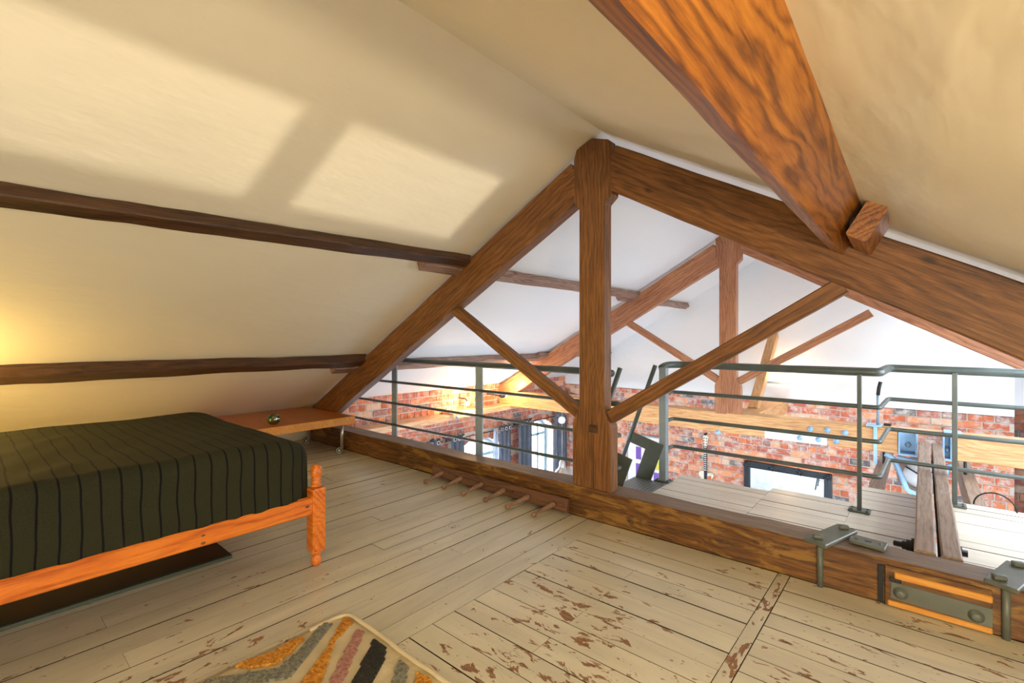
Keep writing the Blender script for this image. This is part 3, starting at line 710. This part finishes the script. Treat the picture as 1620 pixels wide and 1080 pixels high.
prism('plate', [(-.285, 2.950), (-.140, 2.925), (-.130, 3.030), (-.270, 3.050)], .015, M['clamp'], sp_, 2, -1.036, .003)
box('slot', (-.222, 2.975, -1.0225), (-.195, 2.995, -1.0205), M['black'], sp_, 0)
for x in (-.255, -.160): lathe('dimple', (x, 2.99, -1.021), [(.010, 0), (.010, .0012)], M['boardedge'], sp_, 10)
cv = thing('recessed_plate', (.04, 2.84, -1.245), 'grey bolted steel cover plate set in a timber panel on the floor beam', 'cover plate')
YF = 2.838
box('timber_panel', (-.135, YF-.004, -1.243), (.222, YF+.03, -1.062), M['tie'], cv, .003)
box('upper_lip', (-.10, YF-.014, -1.112), (.222, YF, -1.082), M['edge'], cv, .004)
box('lower_lip', (-.125, YF-.010, -1.243), (.222, YF, -1.218), M['edge'], cv, .004)
prism('steel_plate', [(-.115, -1.205), (.222, -1.215), (.222, -1.135), (-.112, -1.130)], .006, M['clamp'], cv, 1, YF-.009, .001)
box('side_gap', (-.160, YF-.002, -1.243), (-.140, YF+.006, -1.068), M['black'], cv, 0)
box('knot_gap', (-.118, YF-.012, -1.128), (-.075, YF-.002, -1.108), M['black'], cv, .002)
for x, z in ((-.078, -1.172), (.172, -1.182)):
    lathe('bolt_head', (x, YF-.009, z), [(.027, 0), (.027, .004), (.019, .006), (.019, .018), (.008, .020)], M['clamp'], cv, 14, (0, -1, 0))

# ------------------------------------------------------------------ coat peg rail leaning on the floor beam
pr = thing('coat_peg_rail', (-2.6, 2.8, -1.24), 'dark wooden coat peg rail leaning on the floor beam, knobs on the boards', 'peg rail')
A = Vector((-3.325, 2.795, -1.180)); B = Vector((-1.885, 2.805, -1.180))
beam('back_board', A, B, .024, .098, M['pegwood'], pr, 20, .0015, up=(0, .25, 1), seed=60)
roots = [(-3.19, -3.215), (-2.95, -2.985), (-2.705, -2.750), (-2.465, -2.512), (-2.225, -2.290), (-1.995, -2.048)]
for xr, xk in roots:
    p0 = Vector((xr, 2.790, -1.182)); p1 = Vector((xk, 2.615, -1.226)); d = (p1-p0).normalized(); L = (p1-p0).length
    lathe('peg', p0, [(.018, 0), (.022, .012), (.019, .035), (.015, L*.5), (.012, L*.72), (.0115, L-.025), (.017, L-.019), (.020, L-.008), (.019, L+.004), (.010, L+.012)], M['peg'], pr, 14, d)
for k in range(4):
    x = -3.1+k*.36; lathe('screw', (x, 2.7815, -1.175), [(.006, 0), (.006, .002)], M['black'], pr, 8, (0, -1, 0))

# ------------------------------------------------------------------ bed
bed = thing('bed', (-3.3, .35, -1.25), 'orange pine bed frame with turned corner post', 'bed')
def bedpost(x, y):
    p = thing('leg', (x, y, -1.25), parent=bed)
    bm = bmesh.new(); add_box(bm, (x-.038, y-.038, -1.165), (x+.038, y+.038, -.820), .011, 2); o = fin('square_shaft', bm, M['pine'], p)
    lathe('turned_foot', (x, y, -1.25), [(.012, 0), (.024, .008), (.029, .028), (.027, .046), (.019, .056), (.022, .062), (.034, .076), (.034, .086)], M['pine'], p, 20)
    lathe('turned_finial', (x, y, -.814), [(.030, 0), (.026, .006), (.020, .010), (.027, .018), (.027, .024), (.020, .030), (.026, .037), (.026, .043), (.022, .048), (.029, .062), (.031, .080), (.026, .100), (.018, .112), (.008, .118)], M['pine'], p, 20)
bedpost(-2.535, 1.300); bedpost(-4.12, 1.300)
beam('side_rail', (-2.515, 1.285, -.912), (-2.505, -.75, -.912), .024, .090, M['pine'], bed, 8, 0, seed=51)
beam('side_rail', (-4.13, 1.285, -.911), (-4.13, -.75, -.911), .024, .090, M['pine'], bed, 8, 0, seed=52)
beam('foot_rail', (-4.10, 1.300, -.911), (-2.56, 1.300, -.911), .024, .090, M['pine'], bed, 8, 0, seed=53)
beam('inner_ledge', (-2.535, 1.27, -.875), (-2.525, -.75, -.875), .02, .02, M['pine'], bed, 4, 0)
bm = bmesh.new()
for k in range(11): add_box(bm, (-4.11, -.65+k*.18, -.925), (-2.53, -.57+k*.18, -.907))
fin('slats', bm, M['pine'], bed)
for (y, z, r) in ((.395, -.905, .016), (.19, -.938, .008), (.745, -.905, .006), (.745, -.940, .007), (1.235, -.905, .007)):
    bm = bmesh.new(); add_lathe(bm, (-2.501, y, z), [(r, 0), (r*.8, .0012)], 16, (1, 0, 0))
    for v in bm.verts: v.co.y = y+(v.co.y-y)*1.7
    fin('knot', bm, M['pegwood'], bed)
# mattress under the striped blanket: rounded slab with folds
def mattress():
    bm = bmesh.new(); x0, x1, y0, y1, z0, z1 = -4.13, -2.508, -.80, 1.285, -.872, -.545
    NU, NV = 150, 110
    ring = []
    # cross sections along y; each section goes round the x-z rounded box
    def sect(t):
        pass
    def sup(a, e): return math.copysign(abs(a)**e, a)
    cx, cz, hx, hz = (x0+x1)/2, (z0+z1)/2, (x1-x0)/2, (z1-z0)/2
    R = .075
    prof = []  # u along the outline (x,z), from bottom right up over the top and down the left
    prof.append((x1-.01, z0)); 
    for k in range(26): prof.append((x1, z0+(z1-R-z0)*k/25))
    for k in range(1, 13): a = PI/2*k/12; prof.append((x1-R+R*math.cos(a), z1-R+R*math.sin(a)))
    for k in range(1, 60): prof.append((x1-R-(x1-x0-2*R)*k/60, z1))
    for k in range(13): a = PI/2+PI/2*k/12; prof.append((x0+R+R*math.cos(a), z1-R+R*math.sin(a)))
    for k in range(1, 14): prof.append((x0, z1-R-(z1-R-z0)*k/13))
    prof.append((x0+.01, z0))
    yy = [y0+(y1-y0-.20)*k/110 for k in range(111)]
    rows = []
    for y in yy: rows.append((y, 0))
    for k in range(1, 15): rows.append((y1-.20+.0+.20*math.sin(PI/2*k/14), PI/2*k/14))
    RY = .12
    grid = []
    for (y, a) in rows:
        ins = RY*(1-math.cos(a)) if a else 0
        row = []
        for (x, z) in prof:
            # shrink the section towards the foot end so the corner is rounded
            xx = cx+(x-cx)*(1-ins/hx); zz = z0+(z-z0)*(1-ins*.75/(2*hz))
            top = max(0, (z-z0)/(2*hz))
            q = Vector((xx*1.6, y*2.6, zz*2)); 
            d = noise.noise(q)*.011
            side = 1-top
            fold = math.sin(y*46+noise.noise(Vector((y*3, 0, 5)))*4)*.0035*side
            wr = noise.noise(Vector((xx*5+y*5, y*2.2-xx*2, zz*4)))*.008*(1.2 if y < .35 else .55)
            dx = (fold+wr*.6) if x > cx else -(fold+wr*.6)
            zz += (d+wr)*top*top
            if top > .5: zz -= .018*math.exp(-((xx-x1)/.16)**2)*0
            row.append(bm.verts.new((xx+dx*(1 if abs(x-cx) > hx-.08 else 0), y+(fold if a else 0), zz)))
        grid.append(row)
    for i in range(len(grid)-1):
        for k in range(len(prof)-1): bm.faces.new((grid[i][k], grid[i][k+1], grid[i+1][k+1], grid[i+1][k]))
    bm.faces.new(grid[0]); bm.faces.new(grid[-1][::-1])
    for i in range(len(grid)-1): bm.faces.new((grid[i][-1], grid[i][0], grid[i+1][0], grid[i+1][-1]))
    return fin('mattress', bm, M['blanket'], None, True)
tag(mattress(), 'mattress under a dark green-grey blanket with thin black stripes', 'mattress')
bb = thing('black_panel', (-3.2, .2, -1.25), 'flat black panel lying on the boards under the bed', 'panel')
box('panel_board', (-3.55, -.9, -1.249), (-2.985, 1.03, -1.228), M['blackboard'], bb, .002)
box('panel_edge', (-2.985, -.9, -1.249), (-2.972, 1.03, -1.231), M['boardedge'], bb, .001)

# ------------------------------------------------------------------ low bench on castors, glass ball
bn = thing('low_bench', (-5.2, 2.3, -1.25), 'low cherry-coloured bench on chrome castor legs in the eaves', 'bench')
box('bench_top', (-5.755, 1.55, -.925), (-4.665, 2.825, -.846), M['cherry'], bn, .003)
box('bench_edge', (-4.667, 1.55, -.925), (-4.655, 2.825, -.846), M['edge'], bn, .002)
for x, y in ((-4.76, 2.73), (-4.76, 1.65), (-5.5, 2.73), (-5.5, 1.65)):
    lg = tube('leg', [(x, y, -1.165), (x, y, -.925)], .017, M['chrome'], bn, 12)
    lathe('castor_wheel', (x-.02, y-.018, -1.212), [(.036, 0), (.038, .004), (.038, .020), (.036, .024)], M['rubber'], lg, 20, (.87, -.49, 0))
    lathe('castor_hub', (x-.02+.021, y-.018-.012, -1.212), [(.014, 0), (.014, .006), (.008, .008)], M['chrome'], lg, 20, (.87, -.49, 0))
    bm = bmesh.new(); add_tube(bm, [(x-.02+.021+.029*math.cos(a)*.49, y-.030+.029*math.cos(a)*.87, -1.212+.029*math.sin(a)) for a in [2*PI*q/18 for q in range(19)]], .004, 6); fin('castor_rim', bm, M['chrome'], lg, True)
    box('castor_fork', (x-.012, y-.012, -1.21), (x+.012, y+.012, -1.16), M['chrome'], lg, .002)
box('shelf_block', (-5.25, 1.9, -1.04), (-4.90, 2.10, -.985), M['white'], bn)
o = lathe('glass_votive', (-4.80, 2.03, -.845), [(.018, 0), (.035, .006), (.055, .026), (.062, .052), (.056, .078), (.040, .095), (.033, .098), (.030, .090), (.046, .07), (.050, .05), (.03, .02), (.01, .012)], M['mosaic'], None, 28)
tag(o, 'round mosaic glass candle holder on the low bench', 'candle holder')

# ------------------------------------------------------------------ rug with raised yarn stripes
rug = thing('rug', (-1.3, .2, -1.25), 'cream flat-woven rug with tufted orange, grey, pink and black stripes', 'rug')
bm = bmesh.new()
rx0, rx1, ry0, ry1 = -1.972, -.75, -.9, 1.150; NX, NY = 60, 90; vsg = []
for j in range(NY+1):
    row = []
    for i in range(NX+1):
        x = rx0+(rx1-rx0)*i/NX; y = ry0+(ry1-ry0)*j/NY
        x += noise.noise(Vector((y*3, 1, 0)))*.008*(1-i/NX); 
        cr_ = .05; ddx = max(0, (rx0+cr_)-x); ddy = max(0, y-(ry1-cr_))
        if ddx and ddy:
            dd = math.hypot(ddx, ddy)
            if dd > cr_: x = rx0+cr_-ddx/dd*cr_; y = ry1-cr_+ddy/dd*cr_
        row.append(bm.verts.new((x, y, -1.237+noise.noise(Vector((x*4, y*4, 2)))*.0025)))
    vsg.append(row)
for j in range(NY):
    for i in range(NX): bm.faces.new((vsg[j][i], vsg[j][i+1], vsg[j+1][i+1], vsg[j+1][i]))
ex = bmesh.ops.extrude_face_region(bm, geom=list(bm.faces)); bmesh.ops.translate(bm, verts=[g for g in ex['geom'] if isinstance(g, bmesh.types.BMVert)], vec=(0, 0, -.008))
fin('woven_base', bm, M['rugbase'], rug, True)
# rolled hem
bm = bmesh.new(); pts = [(rx0+.006, .98, -1.239), (rx0+.004, 1.09, -1.237), (rx0+.02, 1.135, -1.234), (rx0+.06, 1.152, -1.232)]+[(rx0+.06+.2*k, 1.150+.004*math.sin(k*2.1), -1.235) for k in range(1, 6)]
add_tube(bm, fillet(pts, .03), .010, 8); fin('hem', bm, M['y_cream'], rug, True)
def inside(p, poly):
    c = False; j = len(poly)-1
    for i in range(len(poly)):
        if ((poly[i][1] > p[1]) != (poly[j][1] > p[1])) and (p[0] < (poly[j][0]-poly[i][0])*(p[1]-poly[i][1])/(poly[j][1]-poly[i][1])+poly[i][0]): c = not c
        j = i
    return c
ry = random.Random(9)
def stripe(poly, m, name='yarn_stripe', step=.0115, h=.0085, ang=.8):
    bm = bmesh.new(); xs_ = [p[0] for p in poly]; ys_ = [p[1] for p in poly]
    y = min(ys_); row = 0
    while y < max(ys_):
        x = min(xs_)+(step/2 if row % 2 else 0)
        while x < max(xs_):
            if inside((x, y), poly):
                n0 = len(bm.verts); ico = bmesh.ops.create_icosphere(bm, subdivisions=1, radius=1)['verts']
                a = ang+(.9 if row % 2 else -.9)*.45+ry.uniform(-.2, .2); s1, s2 = step*.78, step*.46
                for v in ico:
                    u, w_ = v.co.x*s1, v.co.y*s2
                    v.co = Vector((x+u*math.cos(a)-w_*math.sin(a), y+u*math.sin(a)+w_*math.cos(a), -1.236+h*.3+v.co.z*h*(.7+ry.uniform(0, .25))))
            x += step
        y += step*.72; row += 1
    o = fin(name, bm, m, rug, True); o['kind'] = 'stuff'; return o
stripe([(-1.937, 1.123), (-1.879, 1.134), (-1.816, 1.011), (-1.64, .859), (-1.52, .74), (-1.60, .68), (-1.691, .815), (-1.777, .943)], M['y_orange'])
stripe([(-1.936, 1.063), (-1.958, 1.048), (-1.945, .993), (-1.86, .872), (-1.826, .785), (-1.887, .711), (-1.962, .60), (-1.95, .52), (-1.85, .62), (-1.785, .724), (-1.749, .797), (-1.837, .929)], M['y_grey'])
stripe([(-1.945, .939), (-1.95, .891), (-1.935, .82), (-1.96, .736), (-1.96, .686), (-1.91, .719), (-1.856, .793), (-1.879, .856), (-1.923, .933)], M['y_orange'])
stripe([(-1.814, 1.109), (-1.78, 1.124), (-1.705, 1.042), (-1.581, .91), (-1.45, .76), (-1.49, .72), (-1.615, .881), (-1.717, .995)], M['y_pink'])
stripe([(-1.705, 1.120), (-1.624, 1.124), (-1.568, 1.075), (-1.5, .973), (-1.36, .80), (-1.42, .76), (-1.55, .929), (-1.656, 1.060)], M['y_black'], step=.011)
stripe([(-1.522, 1.114), (-1.467, 1.116), (-1.432, 1.079), (-1.30, .90), (-1.35, .86), (-1.444, 1.02), (-1.483, 1.068)], M['y_grey'])
stripe([(-1.415, 1.116), (-1.345, 1.122), (-1.24, .95), (-1.30, .92), (-1.377, 1.078)], M['y_orange'])
for x, mm in ((-1.22, 'y_pink'), (-1.08, 'y_black'), (-.93, 'y_grey')):
    stripe([(x, 1.11), (x+.06, 1.11), (x+.25, .85), (x+.19, .85)] if x < -1 else [(x, 1.11), (x+.06, 1.11), (x+.12, 1.0), (x+.07, 1.0)], M[mm])

# ------------------------------------------------------------------ curtains, rods, lamps on the far walls
def curtain(y0, y1, ztop, zbot, label, x=-5.50, m=None, folds=3, left_liner=False):
    t = thing('curtain', (x, (y0+y1)/2, zbot), label, 'curtain', 'grey curtains on the left wall')
    bm = bmesh.new(); N = folds*10; pr_ = []
    for k in range(N+1):
        u = k/N; pr_.append((x+.035*math.sin(u*folds*2*PI), y0+(y1-y0)*u))
    for j in range(13):
        z = zbot+(ztop-zbot)*j/12
        for k in range(N+1): pass
    rows = []
    for j in range(13):
        z = zbot+(ztop-zbot)*j/12; s = 1+.25*(1-j/12)*.3
        rows.append([bm.verts.new((x+(a-x)*s*1.1, (y0+y1)/2+(b_-(y0+y1)/2)*s, z)) for a, b_ in pr_])
    for j in range(12):
        for k in range(N): bm.faces.new((rows[j][k], rows[j][k+1], rows[j+1][k+1], rows[j+1][k]))
    r = bmesh.ops.solidify(bm, geom=list(bm.faces), thickness=.004)
    fin('cloth', bm, m or M['curtain'], t, True)
    for k in range(folds):
        yc = y0+(y1-y0)*(k+.5)/folds
        bm = bmesh.new(); pts = [(x+.038, yc+.026*math.cos(a), ztop-.055+.026*math.sin(a)) for a in [2*PI*q/14 for q in range(15)]]
        add_tube(bm, pts, .007, 6); fin('eyelet', bm, M['chrome'], t, True)
    return t
curtain(4.50, 4.76, -1.51, -3.4, 'narrow end of a grey curtain, nearest of the row on the left wall', folds=2)
curtain(4.98, 5.26, -1.515, -3.4, 'grey curtain with chrome eyelets at the near side of the middle arched window')
curtain(6.07, 6.38, -1.515, -3.4, 'grey curtain at the far side of the middle arched window', folds=3)
curtain(6.60, 6.98, -1.49, -3.4, 'grey curtain at the near side of the furthest arched window', folds=3)
curtain(7.70, 8.12, -1.47, -3.4, 'grey curtain at the far side of the furthest arched window, by the pendant', folds=3)
curtain(5.90, 6.02, -1.53, -3.4, 'pale lining edge of the curtain at the far side of the middle window', x=-5.47, m=M['liner'], folds=2)
for y0, y1, z, lab in ((3.2, 4.80, -1.565, 'black curtain rod over the nearest arched window'), (4.9, 6.45, -1.57, 'black curtain rod over the middle arched window'), (6.5, 8.2, -1.545, 'black curtain rod over the furthest arched window')):
    t = thing('curtain_rod', (-5.50, (y0+y1)/2, z), lab, 'curtain rod', 'curtain rods')
    tube('rod', [(-5.50, y0, z), (-5.50, y1, z)], .009, M['black'], t, 8)
    for y in (y0+.05, y1-.05): tube('bracket', [(-5.50, y, z), (XW, y, z+.02)], .008, M['black'], t, 6)
    lathe('finial', (-5.50, y0, z), [(.010, 0), (.024, .012), (.024, .03), (.008, .04)], M['black'], t, 12, (0, -1, 0))
bm = bmesh.new(); add_box(bm, (-1.716, 2.8545, -1.03), (-1.711, 2.8575, -.66)); fin('crack', bm, M['black'], T1)
pd = thing('pendant_lamp', (-4.9, 7.10, -2.42), 'chrome pendant lamp on a chain in front of the furthest curtain', 'lamp')
lathe('pulley_disc', (-4.9, 7.08, -1.47), [(.06, 0), (.068, .008), (.06, .018)], M['white'], pd, 20, (.6, -.8, 0))
tube('chain', [(-4.9, 7.08, -1.42), (-4.9, 7.08, -1.20)], .006, M['chrome'], pd, 6)
tube('cord', [(-4.9, 7.09, -1.53), (-4.9, 7.09, -2.20)], .007, M['chrome'], pd, 6)
lathe('shade', (-4.9, 7.10, -2.44), [(.150, 0), (.155, .01), (.12, .06), (.075, .10), (.06, .14), (.055, .21), (.03, .25), (.012, .26)], M['chrome'], pd, 28)

def wall_lamp(p, label, d, power, head=None):
    t = thing('wall_lamp', p, label, 'lamp')
    p = Vector(p); d = Vector(d)
    lathe('bulb', p, [(.006, -.028), (.022, -.02), (.030, 0), (.022, .02), (.008, .03)], M['bulbglow'], t, 14)
    return t
t = wall_lamp((-5.47, 5.30, -1.045), 'lit bulb on a black arm above the timber ledge on the left wall', (1, 0, 0), 0)
tube('arm', [(-5.47, 5.30, -1.015), (-5.52, 5.30, -.97), (-5.67, 5.30, -.97)], .012, M['black'], t, 8); bulb('bulb_light', (-5.36, 5.28, -1.03), 36, WARM, .03)
t = wall_lamp((-5.40, 6.12, -.985), 'lit black spotlight aimed at the foot of the far truss', (1, 0, 0), 0)
lathe('spot_head', (-5.40, 6.00, -.985), [(.03, 0), (.045, .03), (.05, .09)], M['black'], t, 16, (0, 1, .2))
tube('arm', [(-5.40, 6.0, -.985), (-5.50, 5.95, -.96), (-5.67, 5.95, -.96)], .012, M['black'], t, 8); spot('spot_light', (-5.38, 6.0, -.95), (-5.2, 6.6, -.70), 16, WARM, 110, .03); bulb('spot_spill', (-5.2, 6.14, -.80), 13, WARM, .03)
t = wall_lamp((-1.56, 8.20, -.655), 'lit bulb at the end of a flat grey bar on the white end wall', (0, -1, 0), 0)
box('bar', (-1.93, 8.18, -.705), (-1.54, 8.25, -.675), M['steelblue'], t); beam('tilted_bracket', (-1.90, 8.22, -.68), (-1.97, 8.30, -.57), .07, .05, M['steelblue'], t, 2, 0); bulb('bar_light', (-1.55, 8.12, -.56), 7, WARM, .03)

# mirror
mr = thing('wall_mirror', (-1.60, 8.3, -2.75), 'mirror in an ornate black frame on the brick end wall', 'mirror')
mx0, mx1, mz0, mz1 = -2.19, -1.00, -2.85, -1.975
for lo, hi in (((mx0, mz1-.10), (mx1, mz1)), ((mx0, mz0), (mx1, mz0+.10)), ((mx0, mz0), (mx0+.10, mz1)), ((mx1-.10, mz0), (mx1, mz1))):
    bm = bmesh.new(); add_box(bm, (lo[0], 8.275, lo[1]), (hi[0], 8.335, hi[1]), .012, 2)
    hz = (hi[0]-lo[0]) > (hi[1]-lo[1])
    for k in range(3):
        o_ = .022+.026*k
        if hz: add_tube(bm, [(lo[0]+.02, 8.27, lo[1]+o_), (hi[0]-.02, 8.27, lo[1]+o_)], .007, 6)
        else: add_tube(bm, [(lo[0]+o_, 8.27, lo[1]+.02), (lo[0]+o_, 8.27, hi[1]-.02)], .007, 6)
    fin('frame_side', bm, M['frame'], mr)
for cx_, cz_ in ((mx0+.05, mz1-.05), (mx1-.05, mz1-.05), (mx0+.05, mz0+.05), (mx1-.05, mz0+.05), (-1.78, mz1-.04), (-1.40, mz1-.04)):
    bm = bmesh.new()
    for k in range(9):
        a = 2*PI*k/9; rr0 = .045 if k % 2 else .03
        ico = bmesh.ops.create_icosphere(bm, subdivisions=1, radius=.017)['verts']
        for v in ico: v.co += Vector((cx_+rr0*math.cos(a), 8.265, cz_+rr0*math.sin(a)))
    ico = bmesh.ops.create_icosphere(bm, subdivisions=2, radius=.024)['verts']
    for v in ico: v.co += Vector((cx_, 8.262, cz_))
    fin('frame_ornament', bm, M['frame'], mr, True)
box('mirror_glass', (mx0+.09, 8.29, mz0+.09), (mx1-.09, 8.30, mz1-.09), M['mirror'], mr, 0)

# guitar
gt = thing('electric_guitar', (-2.79, 8.28, -2.66), 'cream electric guitar hung on the brick end wall left of the mirror', 'guitar')
gx, gz = -2.79, -2.43
half = [(0, .145), (.05, .160), (.10, .135), (.115, .09), (.085, .045), (.08, .0), (.10, -.06), (.135, -.12), (.14, -.19), (.10, -.25), (.04, -.275), (0, -.28)]
pts = [(gx+x*1.05+(.02 if z > .1 else 0), gz+z) for x, z in half]+[(gx-x*1.05, gz+z+(.02 if z > .08 else 0)) for x, z in half[::-1][1:-1]]
prism('body', pts, .045, M['cream'], gt, 1, 8.285, .006)
box('neck', (gx-.024, 8.270, gz+.02), (gx+.024, 8.290, gz+.60), M['black'], gt)
for k in range(12): z = gz+.58-.035*k; box('fret_inlay', (gx-.018, 8.267, z-.005), (gx+.018, 8.2705, z+.008), M['white'], gt, 0)
prism('headstock', [(gx-.024, gz+.60), (gx+.024, gz+.60), (gx+.045, gz+.76), (gx+.02, gz+.785), (gx-.02, gz+.785), (gx-.045, gz+.76)], .015, M['cream'], gt, 1, 8.272, .003)
for k in range(3):
    for s in (-1, 1): lathe('tuning_peg', (gx+s*.022, 8.272, gz+.64+.045*k), [(.009, 0), (.009, .008), (.005, .012)], M['black'], gt, 8, (0, -1, 0))
prism('pickguard', [(gx+.03, gz+.09), (gx+.09, gz+.11), (gx+.095, gz+.04), (gx+.04, gz-.03), (gx+.03, gz+.0)], .004, M['orange'], gt, 1, 8.281)
box('pickup', (gx-.042, 8.272, gz-.04), (gx+.042, 8.283, gz-.0), M['steelblue'], gt, .002); box('pickup', (gx-.042, 8.272, gz-.15), (gx+.042, 8.283, gz-.11), M['steelblue'], gt, .002)
lathe('knob', (gx-.085, 8.283, gz+.06), [(.014, 0), (.012, .01)], M['chrome'], gt, 12, (0, -1, 0))
lathe('wall_hook', (gx, 8.34, gz+.80), [(.012, 0), (.012, .07), (.02, .075)], M['black'], gt, 10, (0, -1, 0))
# poster
ps = thing('framed_poster', (-3.95, 8.3, -3.0), 'framed white poster with purple and yellow shapes behind the ladder', 'poster')
box('poster_frame', (-4.26, 8.31, -3.0), (-3.52, 8.34, -1.80), M['steelblue'], ps); box('poster_sheet', (-4.23, 8.304, -2.97), (-3.55, 8.312, -1.83), M['poster'], ps, 0)
box('purple_block', (-4.07, 8.300, -2.26), (-3.965, 8.305, -2.03), M['purple'], ps, 0)
box('purple_block', (-4.07, 8.300, -2.58), (-3.98, 8.305, -2.34), M['purple'], ps, 0); box('purple_block', (-3.72, 8.300, -2.75), (-3.60, 8.305, -2.45), M['purple'], ps, 0)
box('yellow_block', (-3.70, 8.300, -2.40), (-3.58, 8.305, -2.22), M['yellow'], ps, 0)
# near bedside lamp out of frame at the head of the bed keeps its own light above

# lower room furniture, seen only in the mirror
sl = thing('bar_stool', (-1.95, 1.6, -4.0), 'black-legged bar stool on the pale lower floor, seen in the mirror', 'stool')
lathe('seat', (-1.95, 1.6, -3.28), [(.02, 0), (.17, .005), (.18, .02), (.17, .04), (.02, .045)], M['white'], sl, 24)
for sx_ in (-1, 1):
    for sy_ in (-1, 1): tube('leg', [(-1.95+.10*sx_, 1.6+.10*sy_, -3.28), (-1.95+.20*sx_, 1.6+.20*sy_, -4.0)], .016, M['black'], sl, 8)
tube('foot_ring', [(-1.95+.17*math.cos(a), 1.6+.17*math.sin(a), -3.75) for a in [2*PI*k/20 for k in range(21)]], .010, M['black'], sl, 6)
